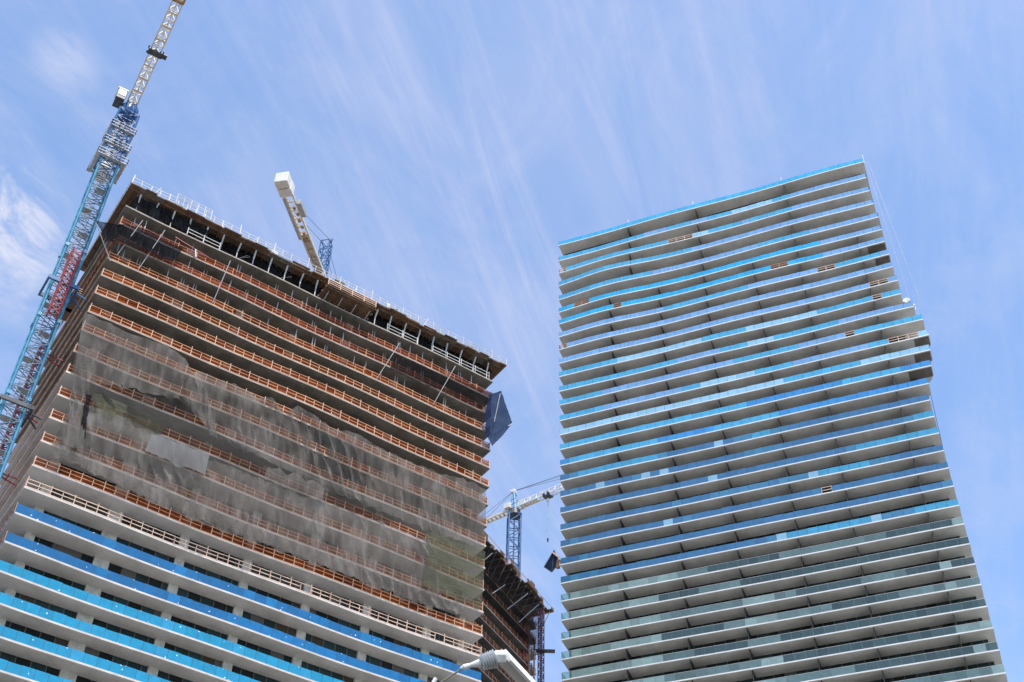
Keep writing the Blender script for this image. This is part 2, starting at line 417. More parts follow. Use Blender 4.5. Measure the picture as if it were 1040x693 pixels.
for i, z in enumerate(ZL):
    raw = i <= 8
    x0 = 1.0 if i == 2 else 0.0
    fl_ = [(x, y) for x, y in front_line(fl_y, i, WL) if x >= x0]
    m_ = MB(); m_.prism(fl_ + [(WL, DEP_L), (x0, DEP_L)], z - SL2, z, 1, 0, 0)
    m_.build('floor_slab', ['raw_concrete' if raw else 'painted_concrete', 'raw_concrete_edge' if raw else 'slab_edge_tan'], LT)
    if i >= 23: continue
    fn = lambda s, i=i: fl_y(i, s)
    if 1 <= i <= 14:
        mb = MB()
        guard_line(mb, fn, .15, WL - .15, z)
        side_guard(mb, .12, .3, DEP_L - .2, z); side_guard(mb, WL - .12, .3, 12, z)
        mb.build('timber_guardrail', ['timber_orange' if i < 4 else 'timber_pale', 'timber_pale' if i == 14 else 'timber_red' if i < 3 else 'timber_orange'], LT)
        if i <= 13:
            mb = MB(); nn = 60
            for k in range(nn):
                s, s2 = .2 + (WL - .4) * k / nn, .2 + (WL - .4) * (k + 1) / nn
                mb.hexa([(s, fn(s) + .24, z + .02), (s2, fn(s2) + .24, z + .02), (s2, fn(s2) + .25, z + .02), (s, fn(s) + .25, z + .02),
                         (s, fn(s) + .24, z + 1.05), (s2, fn(s2) + .24, z + 1.05), (s2, fn(s2) + .25, z + 1.05), (s, fn(s) + .25, z + 1.05)])
            mb.box(.22, .23, .3, DEP_L - .3, z + .02, z + 1.05)
            mb.build('safety_mesh', 'mesh_red', LT)
    elif i > 14:
        mb = MB(); n = int(WL / 1.35); pw = WL / n; p_ = MB()
        for k in range(n):
            s0, s1 = k * pw + .02, (k + 1) * pw - .02
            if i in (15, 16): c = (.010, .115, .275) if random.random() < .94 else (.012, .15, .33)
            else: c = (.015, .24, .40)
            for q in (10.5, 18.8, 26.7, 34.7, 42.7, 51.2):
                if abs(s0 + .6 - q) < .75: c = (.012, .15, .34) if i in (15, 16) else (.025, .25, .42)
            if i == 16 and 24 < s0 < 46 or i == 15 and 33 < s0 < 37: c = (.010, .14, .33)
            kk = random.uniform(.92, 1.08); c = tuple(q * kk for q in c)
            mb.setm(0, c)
            y0, y1 = fn(s0) + .07, fn(s1) + .07; zt = z + 1.12 + random.uniform(-.03, .03); tw = random.uniform(-.01, .01)
            mb.hexa([(s0, y0, z + .03), (s1, y1, z + .03), (s1, y1 + .02, z + .03), (s0, y0 + .02, z + .03),
                     (s0, y0 + tw, zt), (s1, y1 + tw, zt), (s1, y1 + .02 + tw, zt), (s0, y0 + .02 + tw, zt)])
            p_.bar((s0 - .02, y0 + .07, z), (s0 - .02, y0 + .07, z + 1.16), .05)
        for k in range(15):
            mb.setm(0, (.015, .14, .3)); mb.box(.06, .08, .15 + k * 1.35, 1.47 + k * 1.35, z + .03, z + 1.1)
            mb.box(WL - .08, WL - .06, .15 + k * 1.35, 1.47 + k * 1.35, z + .03, z + 1.1)
        mb.build('glass_railing', 'film_glass_labelled', LT); p_.build('railing_post_row', 'steel_dark', LT)
        if i <= 18:
            mb = MB(); side_guard(mb, -.02, .1, DEP_L - .3, z); mb.build('timber_guardrail', ['timber_pale', 'timber_orange'], LT)
# columns: six heavy piers along the front
for s, wd in ((2.6, 1.0), (10.5, 1.7), (18.8, 1.1), (26.7, 1.1), (34.7, 1.1), (42.7, 1.1), (51.2, 1.1), (56.2, .8)):
    m_ = MB()
    for i in range(24):
        m_.box(s - wd / 2, s + wd / 2, 2.25 if i >= 12 else 2.0, 3.0, ZL[i + 1] + .002, ZL[i] - SL2 - .002)
    m_.build('column', 'pier_concrete', LT)
for s in (5, 17, 29, 41, 53):
    for y in (10, 18):
        m_ = MB(); m_.box(s - .4, s + .4, y - .4, y + .4, ZL[14], ZL[0] - SL2 - .002); m_.build('column', 'raw_concrete', LT)
m_ = MB()
for i in range(12): m_.box(9, 49, 6.5, 15, ZL[i + 1] + .002, ZL[i] - SL2 - .002)
m_.build('core_wall', 'raw_concrete', LT)
m_ = MB()
for i in range(11, 24): m_.box(2.5, WL - 2.6, 2.6, DEP_L - 2.5, ZL[i + 1] + .002, ZL[i] - SL2 - .002)
m_.build('window_wall', 'window_dark', LT)
m_ = MB(); m_.box(2, WL - 2, 2.5, DEP_L - 2.5, 0.004, ZL[-1] - SL2 - .01); m_.build('lower_wall', 'window_dark', LT)
for k in range(13):
    z = 3.4 + k * 3.4
    if z < ZL[-1] - 2:
        m_ = MB(); m_.box(0, WL, 0, DEP_L, z - SL2, z); m_.build('floor_slab', 'slab_edge_white', LT)
# drip strips under soffit of lower floors and jack props in the youngest storeys
for i in (0, 1, 2):
    n = 26
    for k in range(n):
        m_ = MB()
        s = 1.5 + k * (WL - 3) / n + random.uniform(-.5, .5); y = random.choice((.7, 1.1, 1.9)) 
        m_.bar((s, y, ZL[i + 1] + .002), (s + random.uniform(-.05, .05), y, ZL[i] - SL2 - .002), .10)
        if random.random() < .4: m_.bar((s + .35, y, ZL[i + 1] + .002), (s + .35, y, ZL[i] - SL2 - .002), .08); m_.bar((s, y, ZL[i + 1] + .9), (s + .35, y, ZL[i + 1] + .9), .06)
        m_.build('shoring_prop', 'steel_galv', LT)
# ---- formwork deck on top
ZD = 132.35
m_ = MB()
x = -.35
random.seed(21)
while x < 59.9:
    wd = random.uniform(1.2, 2.6); x2 = min(59.95, x + wd); off = random.choice((0, 0, .08, -.1, .2))
    m_.setm(0 if random.random() < .7 else 1)
    m_.box(x + .01, x2 - .01, -.35 + off, 2.6, ZD - .18 - random.uniform(0, .03), ZD); 
    m_.box(x + .01, x2 - .01, 2.61, DEP_L - 2 + .2, ZD - .18, ZD); x = x2
m_.build('deck_board', ['plywood_brown', 'plywood_grey'], LT)
m_ = MB()
for k in range(10):
    y = .35 + k * 1.9; m_.box(-.1, 59.6, y - .07, y + .07, ZD - .45, ZD - .21)
for k in range(52):
    s = .2 + k * 1.15; m_.box(s - .05, s + .05, .0 + random.uniform(-.2, .2), 17, ZD - .60, ZD - .46)
m_.build('deck_joist', 'plywood_brown', LT)
for k in range(24):
    s = 1.5 + k * 2.42
    m_ = MB(); m_.tube((s, .75, ZL[0] + .002), (s, .75, ZL[0] + 2.0), .085, .085, 8); m_.tube((s, .75, ZL[0] + 2.0), (s + random.uniform(-.1, .1), .3, ZD - .62), .11, .13, 8)
    m_.bar((s - .3, .6, ZL[0] + .06), (s + .3, .6, ZL[0] + .06), .25, .1)
    m_.build('deck_prop', 'steel_galv', LT)
for k in range(9):
    s = 2.7 + k * 6.4
    m_ = MB(); m_.tube((s, 3.2, ZL[0]), (s, 3.2, ZD - .6), .07, .07, 8); m_.bar((s, 3.2, ZL[0] + 2.2), (s + 2.4, .8, ZL[0] + 2.2), .06); m_.bar((s, 1.6, ZL[0] + .4), (s + 2.4, 1.6, ZD - .7), .06)
    m_.build('deck_brace', 'steel_galv', LT)
m_ = MB(); m_.box(8, 50, 6, 15, ZL[0] + .002, ZD - .62); m_.build('core_wall', 'plywood_grey', LT)
# deck guard rail, white steel
m_ = MB(); n = 46
for k in range(n + 1):
    s = -.3 + k * 60.2 / n; h = 1.25 + (random.uniform(.15, .9) if k % 4 == 0 else 0)
    m_.bar((s, -.3, ZD), (s + random.uniform(-.08, .08), -.3 + random.uniform(-.1, .05), ZD + h), .08 if k % 2 else .12)
for h in (.12, .62, 1.18):
    for k in range(n):
        s = -.3 + k * 60.2 / n; m_.bar((s, -.33, ZD + h + random.uniform(-.03, .03)), (s + 60.2 / n, -.33, ZD + h + random.uniform(-.03, .03)), .04, .065)
m_.build('deck_guardrail', 'steel_dull_white', LT)
m_ = MB()
for k in range(13): m_.bar((-.3, -.2 + k * 1.5, ZD), (-.3, -.2 + k * 1.5, ZD + 1.2), .09)
for h in (.5, 1.1): m_.bar((-.33, -.3, ZD + h), (-.33, 18, ZD + h), .05, .08)
m_.build('deck_guardrail', 'steel_dull_white', LT)
# second white rail stretch rising above, and slab-0 rail stretches
def px_s(x, y): return LF.front(x, y, 0).x
m_ = MB(); a, c2 = px_s(177, 208), px_s(212, 225)
for h in (1.4, 1.9): m_.bar((a, -.5, ZD + h), (c2, -.5, ZD + h), .05, .07)
for k in range(6): s = a + (c2 - a) * k / 5; m_.bar((s, -.5, ZD), (s, -.5, ZD + 2.0), .08)
m_.build('deck_guardrail', 'steel_dull_white', LT)
for (xa, ya, xb, yb) in ((192, 231, 224, 248), (394, 330, 424, 345), (440, 353, 497, 380)):
    m_ = MB(); a, c2 = LF.front(xa, ya).x, LF.front(xb, yb).x; n = max(2, int((c2 - a) / 2.2))
    for h in (.55, 1.15): m_.bar((a, .05, ZL[0] + h), (c2, .05, ZL[0] + h), .04, .08)
    for k in range(n + 1): s = a + (c2 - a) * k / n; m_.bar((s, .08, ZL[0]), (s, .08, ZL[0] + 1.4), .08)
    m_.build('slab_guardrail', 'steel_dull_white', LT)

random.seed(44)
for k in range(16):
    s = 3 + k * 3.55 + random.uniform(-1, 1); m_ = MB(); t_ = k % 4
    if t_ == 0: m_.bar((s, .2, ZD + .1), (s + random.uniform(.3, 1.2), .1, ZD + random.uniform(1.5, 2.3)), .07)
    elif t_ == 1: m_.box(s, s + random.uniform(.6, 1.4), .1, .8, ZD + .01, ZD + random.uniform(.5, 1.0))
    elif t_ == 2: m_.bar((s, .0, ZD + .15), (s + 2.4, .1, ZD + random.uniform(.6, 1.1)), .16, .05)
    else: m_.tube((s, .1, ZD + .01), (s, .1, ZD + 1.0), .22, .22, 10)
    m_.build('stored_material', ('steel_dull_white', 'plywood_brown', 'timber_pale', 'steel_dark')[(k * 7 + t_) % 4], LT)
for k in range(11):
    s = 1.8 + k * 5.3 + random.uniform(-1, 1); wv_ = random.uniform(1.5, 3.2)
    m_ = MB(); m_.box(s, s + wv_, -.62 - random.uniform(0, .25), -.38, ZD - .30, ZD - .22); m_.build('deck_outrigger_board', 'plywood_brown', LT)
# ---- loading platform poking out under the deck
q = LF.front(352, 318, -1.0); pf = thing('loading_platform', 'small timber loading platform with cream rails jutting out below the top deck', 'platform', tuple(LF.world(q.x, 0, ZL[0] + 1.15)), LF.a)
m_ = MB()
for k in range(9): m_.box(-3.9 + k * .87, -3.9 + k * .87 + .84, -2.0, .9, -.16, 0)
m_.build('platform_board', 'plywood_brown', pf)
m_ = MB()
for y in (-1.7, -.6, .6): m_.box(-4.1, 4.1, y - .08, y + .08, -.38, -.165)
m_.build('platform_beam', 'plywood_brown', pf)
m_ = MB()
for k in range(5): m_.bar((-3.8 + k * 1.9, -1.95, 0), (-3.8 + k * 1.9, -1.95, 1.25), .13)
for h in (.3, .65, 1.0): m_.bar((-3.9, -2.0, h), (3.9, -2.0, h), .05, .12)
m_.build('platform_guardrail', 'timber_pale', pf)
for s in (-3.2, -1.0, 1.2, 3.4):
    m_ = MB(); m_.tube((s, .5, -1.14), (s, -1.2, -.39), .07, .07, 8); m_.build('platform_prop', 'steel_galv', pf)
# side platforms on the left end
for (px_, py_, L_, lab) in ((74, 300, 3.4, 'upper brown timber platform bracketed to the left end of the netted tower'), (62, 325, 2.6, 'lower orange railed platform bracketed to the left end of the netted tower')):
    d = ray(px_, py_); pl = LF.o - LF.x * .9; t = (pl - EYE).dot(LF.x) / d.dot(LF.x); Pq = LF.loc(EYE + d * t)
    zz = min(ZL, key=lambda q_: abs(q_ - Pq.z))
    o = thing('side_platform', lab, 'platform', tuple(LF.world(0, Pq.y, zz + .02)), LF.a, 'platforms on the tower end')
    m_ = MB(); m_.box(-2.0, -.15, -L_ / 2, L_ / 2, -.25, -.05); m_.build('platform_board', 'plywood_brown', o)
    m_ = MB()
    for h in (.45, .85, 1.2): m_.bar((-1.95, -L_ / 2, h), (-1.95, L_ / 2, h), .05, .12); m_.bar((-1.95, -L_ / 2, h), (-.2, -L_ / 2, h), .05, .12)
    for k in range(4): m_.bar((-1.95, -L_ / 2 + k * L_ / 3, -.1), (-1.95, -L_ / 2 + k * L_ / 3, 1.3), .1)
    m_.build('platform_guardrail', 'timber_pale' , o)

# ================================================================== NETS
def interp(pts, t):
    for (a, b2) in zip(pts, pts[1:]):
        if t <= b2[0]:
            u = 0 if b2[0] == a[0] else (t - a[0]) / (b2[0] - a[0]); return a[1] + (b2[1] - a[1]) * max(0, u)
    return pts[-1][1]
def drape(name, label, mat, top, bot, out, nu=150, nv=40, amp=.22, freq=1.0, seed=0, frame=LF, sag=0.0, cat='net', group='debris nets on the unfinished tower'):
    """net hung between two border lines (pixels of the survey, laid on the plane `out` metres off the slab edges)"""
    T = sorted([(frame.front(x, y, -out).x, frame.front(x, y, -out).z) for x, y in top])
    B = sorted([(frame.front(x, y, -out).x, frame.front(x, y, -out).z) for x, y in bot])
    s0, s1 = max(T[0][0], B[0][0]) if abs(T[0][0] - B[0][0]) > 6 else (T[0][0] + B[0][0]) / 2, (T[-1][0] + B[-1][0]) / 2
    pts = []; k0 = (s0 + s1) / 2; z0 = sum(z for _, z in T) / len(T)
    for i in range(nu):
        u = i / (nu - 1); st = T[0][0] + (T[-1][0] - T[0][0]) * u; sb = B[0][0] + (B[-1][0] - B[0][0]) * u
        zt = interp(T, st) + .25 * noise.noise(Vector((st * .9, seed, 0))) ; zb = interp(B, sb) + .5 * noise.noise(Vector((sb * .7, seed + 5, 0)))
        for j in range(nv):
            v = j / (nv - 1); s = st + (sb - st) * v; z = zt + (zb - zt) * v
            f1 = noise.noise(Vector((s * 1.1 * freq + z * .35, z * .16, seed)))
            f2 = noise.noise(Vector((s * 3.2 * freq + z * .9, z * .3, seed + 7)))
            f3 = noise.noise(Vector((s * .25, z * .22, seed + 3)))
            msk = max(0.0, noise.noise(Vector((s * .10 + 3, z * .13, seed + 11))) * 2.2 + .35)
            q_ = (s + z * .42) * 2.6 * freq + 3.2 * noise.noise(Vector((s * .22, z * .3, seed + 21)))
            pl_ = 1 - 2 * abs(math.sin(q_ * .5)) ** .7
            y = -out - amp * (.9 * f1 + .5 * f2 + .85 * msk * pl_) * (.35 + .65 * min(1, 3 * v)) - .35 * f3 - sag * math.sin(math.pi * v)
            pts.append((s - k0, y, z - z0))
    m_ = MB(); m_.grid(pts, nu, nv)
    o = m_.build(name, mat, smooth=True); o.location = frame.world(k0, 0, z0); o.rotation_euler = (0, 0, frame.a)
    tag(o, label, cat, group); return o
drape('debris_net', 'upper left grey net swathe on the left tower, ending in a diagonal fold', 'net_grey',
      [(86, 318), (120, 333), (150, 345), (176, 356), (188, 366), (196, 380), (210, 402)],
      [(72, 384), (92, 388), (120, 392), (150, 400), (186, 405), (205, 430), (222, 446)], .75, amp=.2, seed=1)
drape('debris_net', 'wide crumpled grey net over the right half of the left tower, below bare floors', 'net_grey',
      [(196, 378), (206, 376), (220, 384), (240, 390), (262, 402), (276, 403), (290, 419), (302, 412), (318, 421), (340, 437), (358, 438), (385, 455), (420, 470), (450, 482), (470, 486), (494, 497)],
      [(214, 441), (240, 455), (274, 470), (330, 495), (370, 512), (400, 525), (440, 541), (491, 556)], .8, nu=460, nv=60, amp=.36, freq=1.35, seed=2)
drape('debris_net', 'long grey debris net along the lowest netted floors, its hem bunched above the orange guardrails', 'net_grey',
      [(76, 405), (100, 415), (130, 425), (165, 442), (205, 462), (262, 486), (330, 510), (400, 535), (436, 549)],
      [(50, 456), (60, 466), (72, 462), (95, 478), (125, 495), (159, 511), (188, 524), (220, 537), (260, 550), (320, 570), (360, 588), (410, 606), (452, 620)], .65, nu=420, nv=60, amp=.32, freq=1.35, seed=3)
drape('debris_net', 'bunched hem of net sagging in folds at the bottom of the grey netting', 'net_grey',
      [(52, 449), (90, 466), (140, 487), (200, 513), (270, 540), (340, 566), (420, 596), (470, 613)],
      [(56, 462), (92, 478), (138, 502), (196, 528), (262, 551), (335, 578), (412, 608), (470, 622)], .9, nu=320, nv=16, amp=.5, freq=1.6, seed=9)
drape('debris_net', 'dark gathered strip of net hanging near the left corner of the left tower', 'net_grey',
      [(80, 350), (92, 355)], [(66, 452), (84, 462)], 1.0, nu=24, nv=70, amp=.35, freq=2.2, seed=4)
drape('debris_net', 'dark gathered net column halfway down the left part of the netting', 'net_black',
      [(88, 400), (93, 402)], [(80, 446), (86, 450)], 1.05, nu=10, nv=40, amp=.3, freq=2, seed=14)
drape('debris_net', 'added thin dark sheet for the shade in the gap between upper and lower grey nets', 'net_gap_shade',  # open hole in the netting; dark sheet added for its shaded interior
      [(92, 385), (150, 397), (188, 403), (206, 430), (240, 452), (274, 468), (330, 492), (400, 522)],
      [(88, 418), (130, 430), (165, 444), (205, 464), (262, 488), (330, 511), (400, 533)], .6, nu=200, nv=24, amp=.2, seed=31)
drape('debris_net', 'pale clean rectangle of net, the lightest patch on the netting', 'net_light',
      [(155, 440), (184, 451), (212, 463)], [(147, 458), (176, 470), (208, 482)], 1.0, nu=60, nv=20, amp=.12, freq=2, seed=5)
drape('debris_net', 'light grey net patch with a zigzag upper edge right of the pale rectangle', 'net_grey',
      [(272, 474), (284, 476), (292, 482), (300, 480), (310, 489), (318, 487), (330, 496)], [(268, 486), (300, 500), (328, 509)], 1.0, nu=60, nv=20, amp=.12, freq=2, seed=15)
drape('debris_net', 'green netting hung over the lower right corner of the grey nets', 'net_green',
      [(434, 534), (460, 546), (494, 560)], [(430, 594), (455, 606), (489, 618)], .7, nu=70, nv=40, amp=.15, seed=6)
drape('debris_net', 'greenish net panel in the gap under the diagonal fold', 'net_green',
      [(96, 398), (130, 412), (172, 428)], [(92, 418), (128, 436), (160, 446)], .5, nu=60, nv=20, amp=.15, seed=8)
drape('debris_net', 'black net strung across the top two floors at the right end of the left tower', 'net_thin_black',
      [(402, 360), (430, 372), (465, 387), (501, 399)], [(396, 374), (428, 389), (462, 402), (498, 416)], .55, nu=80, nv=14, amp=.18, seed=10)
drape('debris_net', 'black net hung over the top floors at the left corner beside the blue crane', 'net_black',
      [(112, 232), (125, 227), (146, 231), (168, 243), (186, 252)], [(106, 246), (124, 246), (150, 256), (165, 264), (178, 266)], .9, nu=60, nv=14, amp=.3, seed=11)
drape('tarpaulin', 'long black mesh curtain added to darken the storey under the top deck', 'net_black',  # black sheet added inside so the storey under the deck stays dark
      [(214, 226), (260, 249), (330, 283), (420, 326), (500, 365)], [(208, 244), (254, 267), (325, 301), (415, 344), (498, 384)], -1.6, nu=160, nv=12, amp=.25, freq=1.0, seed=41, cat='tarpaulin', group=None)
drape('tarpaulin', 'crumpled black tarpaulin bundled under the left end of the top deck', 'net_black',
      [(139, 199), (160, 208), (190, 222), (214, 234)], [(132, 207), (150, 217), (180, 231), (206, 243)], -.35, nu=90, nv=16, amp=.6, freq=1.3, seed=12, cat='tarpaulin', group=None)
# sails at both ends with their poles
def sail(label, poly, off, poles, mat, name='catch_net'):
    P = [LF.front(x, y, -off) for x, y in poly]; c0 = sum(P, Vector()) / len(P)
    o = thing(name, label, 'net', tuple(LF.world(*c0)), LF.a, 'catch nets at the tower corners')
    nn = 10; m_ = MB(); n = len(P)
    for a, b2 in zip(P, P[1:] + P[:1]):
        pts = []
        for i in range(nn):
            for j in range(nn):
                u, v = i / (nn - 1), j / (nn - 1); e_ = a.lerp(b2, v); q_ = c0.lerp(e_, u); q_ = q_ - c0
                q_.y += .5 * (1 - u) * 1 + .12 * noise.noise(q_ * 1.7) ; pts.append(q_)
        m_.grid(pts, nn, nn)
    k = m_.build('net', mat, o, smooth=True); 
    for (a, ao, b2, bo) in poles:
        A_ = LF.front(*a, -ao) - c0; B_ = LF.front(*b2, -bo) - c0
        m_ = MB(); m_.tube(A_, B_, .055, .055, 8); m_.build('pole', 'steel_galv', o)
sail('navy catch net spread on two poles off the right corner of the left tower', [(509, 397), (514, 412), (520.5, 430), (510, 443), (500, 453), (493, 441), (493, 418), (497, 401)], .9,
     [((508, 400), 1.0, (500, 438), .2), ((521, 430), 1.0, (498, 444), .2)], 'net_navy')
sail('small black catch net stretched to a point towards the blue crane', [(96.5, 224), (112, 227), (126, 229), (118, 243), (108, 243)], 1.0,
     [((97, 225), 1.05, (112, 265), .2)], 'net_black')
fan = thing('outrigger_pole_set', 'row of long grey outrigger poles leaning out over the top floors of the left tower', 'poles', at_frame(LF)[0], LF.a)
fan.location = LF.world(20, 0, ZL[3])
for (a, b2) in (((145, 224), (119, 259)), ((167.5, 234), (141, 273)), ((234, 265), (216, 308)), ((406, 348.5), (382.5, 385)), ((462.5, 372), (440, 411))):
    A_ = LF.front(*a, -1.6) - Vector((20, 0, ZL[3])); B_ = LF.front(*b2, 0) - Vector((20, 0, ZL[3]))
    m_ = MB(); m_.tube(A_, B_, .06, .05, 8); m_.build('pole', 'steel_galv', fan)
# red debris chute strip lying along the top floor
q0, q1 = LF.front(178, 241, -.3), LF.front(212, 262, -.3); ch = thing('debris_boom', 'bright red boom propped slanting across the second bare floor', 'boom', tuple(LF.world(*q0)), LF.a)
m_ = MB(); m_.bar((0, 0, 0), q1 - q0, .14, .12); m_.build('beam', 'hoist_red', ch); m_ = MB(); m_.bar((q1 - q0) * .6, (q1 - q0) * .6 + Vector((.3, 0, -1.4)), .22, .18); m_.build('counterweight', 'steel_galv', ch)

# ================================================================== THIRD TOWER
a3 = R(28.3); c_ = at_dist(545, 640, 215)
yaw3 = math.pi / 2 - a3
TF = Frame(c_.x, c_.y, yaw3)          # x away to the right end, y inwards (left/back)
L3 = 38.0
T3 = thing('unfinished_tower', 'distant bare concrete tower with brown guardrails, half hidden behind the left tower', 'building', (TF.o.x, TF.o.y, 0), yaw3)
zA = TF.front(533, 672.6).z
z3 = [zA + 3.3 * k for k in range(4, -18, -1)]
ZD3 = on_z(0, 0, 1).z  # placeholder
d = ray(554, 613); pl = TF.o - TF.y * 2.2; t = (pl - EYE).dot(TF.y) / d.dot(TF.y); qd = TF.loc(EYE + d * t)
ZD3 = qd.z
z3 = [z for z in z3 if z < ZD3 - 2.2]
for i, z in enumerate(z3):
    m_ = MB(); m_.prism([(-L3, 0), (0, 0), (0, 16), (-L3, 16)], z - .25, z, 1, 0, 0); m_.build('floor_slab', ['raw_concrete', 'raw_concrete_edge'], T3)
    if i < 16:
        mb = MB(); guard_line(mb, lambda s: 0, -L3, -.1, z, 1.5); mb.build('timber_guardrail', ['timber_pale', 'timber_orange'], T3)
        mb = MB(); mb.box(-L3, -.2, .24, .25, z + .02, z + 1.05); mb.build('safety_mesh', 'mesh_red', T3)
for s in range(7):
    m_ = MB(); x = -1.8 - s * 5.6; m_.box(x - .3, x + .3, 1.6, 2.2, 0.004, z3[0]); m_.build('column', 'pier_concrete', T3)
m_ = MB(); m_.box(-L3 + 2, -4, 6, 14, 0.004, z3[0]); m_.build('core_wall', 'raw_concrete', T3)
for x in (-3.4, -1.35):
    m_ = MB(); m_.box(x - .14, x + .14, -.35, -.1, z3[-1], z3[1]); m_.build('timber_mast', 'timber_pale', T3)
for i in range(min(12, len(z3) - 1)):
    m_ = MB(); m_.box(-4.6, -3.8, .5, .6, z3[i + 1] + .01, z3[i] - .26); m_.build('timber_panel', 'hoist_red', T3)
    m_ = MB(); x = -.9 + random.uniform(-.1, .1)
    m_.box(x - 2.2, x - .5, .6, .7, z3[i + 1] + .01, z3[i] - .26); m_.build('timber_panel', 'timber_orange', T3)
m_ = MB(); x = -L3
random.seed(5)
while x < 2.6:
    wd = random.uniform(1.0, 2.4); x2 = min(2.6, x + wd); o_ = random.choice((0, .25, -.3, .5, -.1)); m_.box(x + .02, x2 - .02, -2.2 + o_, 15, ZD3 - .22, ZD3 - random.uniform(0, .08))
    if random.random() < .6: m_.box(x + .1, x2 - .1, -2.2 + o_, -2.1 + o_, ZD3 + .01, ZD3 + random.uniform(.4, 1.2))
    x = x2
m_.build('deck_board', 'plywood_brown', T3)
m_ = MB()
for k in range(20):
    s = -L3 + 1 + k * 2.05; m_.bar((s, -1.9, ZD3 - .25), (s + random.uniform(-.3, .3), .2, z3[0] + .1), .1); m_.bar((s, -1.9, ZD3 - .4), (s, 2, ZD3 - .4), .14, .2)
m_.build('deck_prop', 'steel_galv', T3)
m_ = MB()
for k in range(22): s = -L3 + k * 1.85; m_.bar((s, -1.9, ZD3), (s, -1.9, ZD3 + 1.2), .08)
m_.bar((-L3, -1.9, ZD3 + 1.15), (2.4, -1.9, ZD3 + 1.15), .08)
m_.build('deck_guardrail', 'timber_pale', T3)
# black fan net under that deck
m_ = MB(); pts = []
nu, nv = 60, 12
for i in range(nu):
    for j in range(nv):
        u, v = i / (nu - 1), j / (nv - 1); s = -L3 + (L3 + .2) * u
        y = -1.8 + 1.5 * v + .15 * noise.noise(Vector((s * .8, v * 3, 2))); z = (ZD3 - .7) + (z3[min(2, len(z3) - 1)] + .5 - ZD3 + .7) * v + .3 * math.sin(math.pi * v) * noise.noise(Vector((s * .5, 0, 1)))
        pts.append((s - 0, y, z - z3[0]))
m_.grid(pts, nu, nv); o = m_.build('catch_net', 'net_thin_black', smooth=True); o.location = TF.world(0, 0, z3[0]); o.rotation_euler = (0, 0, yaw3)
tag(o, 'black catch net sloping below the deck of the distant unfinished tower', 'net')
fp = thing('net_pole_set', 'grey slanting net poles under the deck of the distant tower', 'poles', tuple(TF.world(-10, 0, z3[1])), yaw3)
for (a, b2) in (((513, 594), (500, 603)), ((536, 603), (515, 619)), ((547, 614), (527, 632)), ((500, 562), (492, 569))):
    A_ = TF.front(*a, -2.4) - Vector((-10, 0, z3[1])); B_ = TF.front(*b2, -1.2) - Vector((-10, 0, z3[1]))
    m_ = MB(); m_.tube(A_, B_, .08, .08, 8); m_.build('pole', 'steel_galv', fp)

# ================================================================== LATTICE / CRANES
def lattice(mb, a, b, w, bay, leg=.16, br=.08, tri=False, up=Vector((0, 0, 1)), h=None, double=False):
    a = Vector(a); b = Vector(b); d = (b - a); L = d.length; d.normalize()
    if abs(d.dot(up)) > .9: up = Vector((1, 0, 0))
    u = d.cross(up).normalized(); t = u.cross(d).normalized(); h = h or w
    if tri: C = [u * (-w / 2), u * (w / 2), t * h]
    else: C = [u * (sx * w / 2) + t * (sy * h / 2) for sx, sy in ((-1, -1), (1, -1), (1, 1), (-1, 1))]
    n = max(1, round(L / bay)); m = len(C)
    for c in C: mb.bar(a + c, b + c, leg)
    for k in range(n + 1):
        p = a + d * (L * k / n)
        for i in range(m):
            mb.bar(p + C[i], p + C[(i + 1) % m], br)
            if k < n:
                q = a + d * (L * (k + 1) / n); j = (i + 1) % m
                if k % 2: mb.bar(p + C[i], q + C[j], br)
                else: mb.bar(p + C[j], q + C[i], br)
                if double:
                    if k % 2: mb.bar(p + C[j], q + C[i], br)
                    else: mb.bar(p + C[i], q + C[j], br)
def box_at(mb, c, ax, ay, az, sx, sy, sz):
    c = Vector(c); X, Y, Z = ax * sx / 2, ay * sy / 2, az * sz / 2
    mb.hexa([c - X - Y - Z, c + X - Y - Z, c + X + Y - Z, c - X + Y - Z, c - X - Y + Z, c + X - Y + Z, c + X + Y + Z, c - X + Y + Z])
UZ = Vector((0, 0, 1))
# ---- crane 1: blue mast at far left
D1 = 120.0
base = at_dist(86, 228, D1); base.z = 0
yaw1 = R(33)
def rel(P, b_=None): return P - (b_ or base)
top1 = at_dist(136, 113, D1).z
C1 = thing('tower_crane', 'tall blue lattice tower crane with long cream jib at the far left', 'crane', tuple(base), 0)
ux = Vector((math.cos(yaw1), math.sin(yaw1), 0)); uy = Vector((-math.sin(yaw1), math.cos(yaw1), 0))
def mast(mb, z0, z1, w, bay, leg, br, wx=ux, wy=uy, double=False, bm=0):
    mb.setm(0)
    C = [wx * (sx * w / 2) + wy * (sy * w / 2) for sx, sy in ((-1, -1), (1, -1), (1, 1), (-1, 1))]
    n = max(1, round((z1 - z0) / bay))
    for c in C: mb.bar(c + UZ * z0, c + UZ * z1, leg)
    mb.setm(bm)
    for k in range(n + 1):
        z = z0 + (z1 - z0) * k / n
        for i in range(4):
            p, q = C[i] + UZ * z, C[(i + 1) % 4] + UZ * z; mb.bar(p, q, br)
            if k < n:
                zz = UZ * ((z1 - z0) / n)
                if k % 2 or double: mb.bar(p, q + zz, br)
                if not k % 2 or double: mb.bar(q, p + zz, br)
zj = at_dist(40, 325, D1).z
m_ = MB(); mast(m_, .3, top1 - 13, 2.35, 1.45, .22, .085, double=False, bm=1); m_.setm(0)
for k in range(10):
    z = 8 + k * 12.2
    if z < top1 - 14:
        for sx, sy in ((-1, -1), (1, -1), (1, 1), (-1, 1)): box_at(m_, ux * sx * 1.175 + uy * sy * 1.175 + UZ * z, ux, uy, UZ, .42, .42, .5)
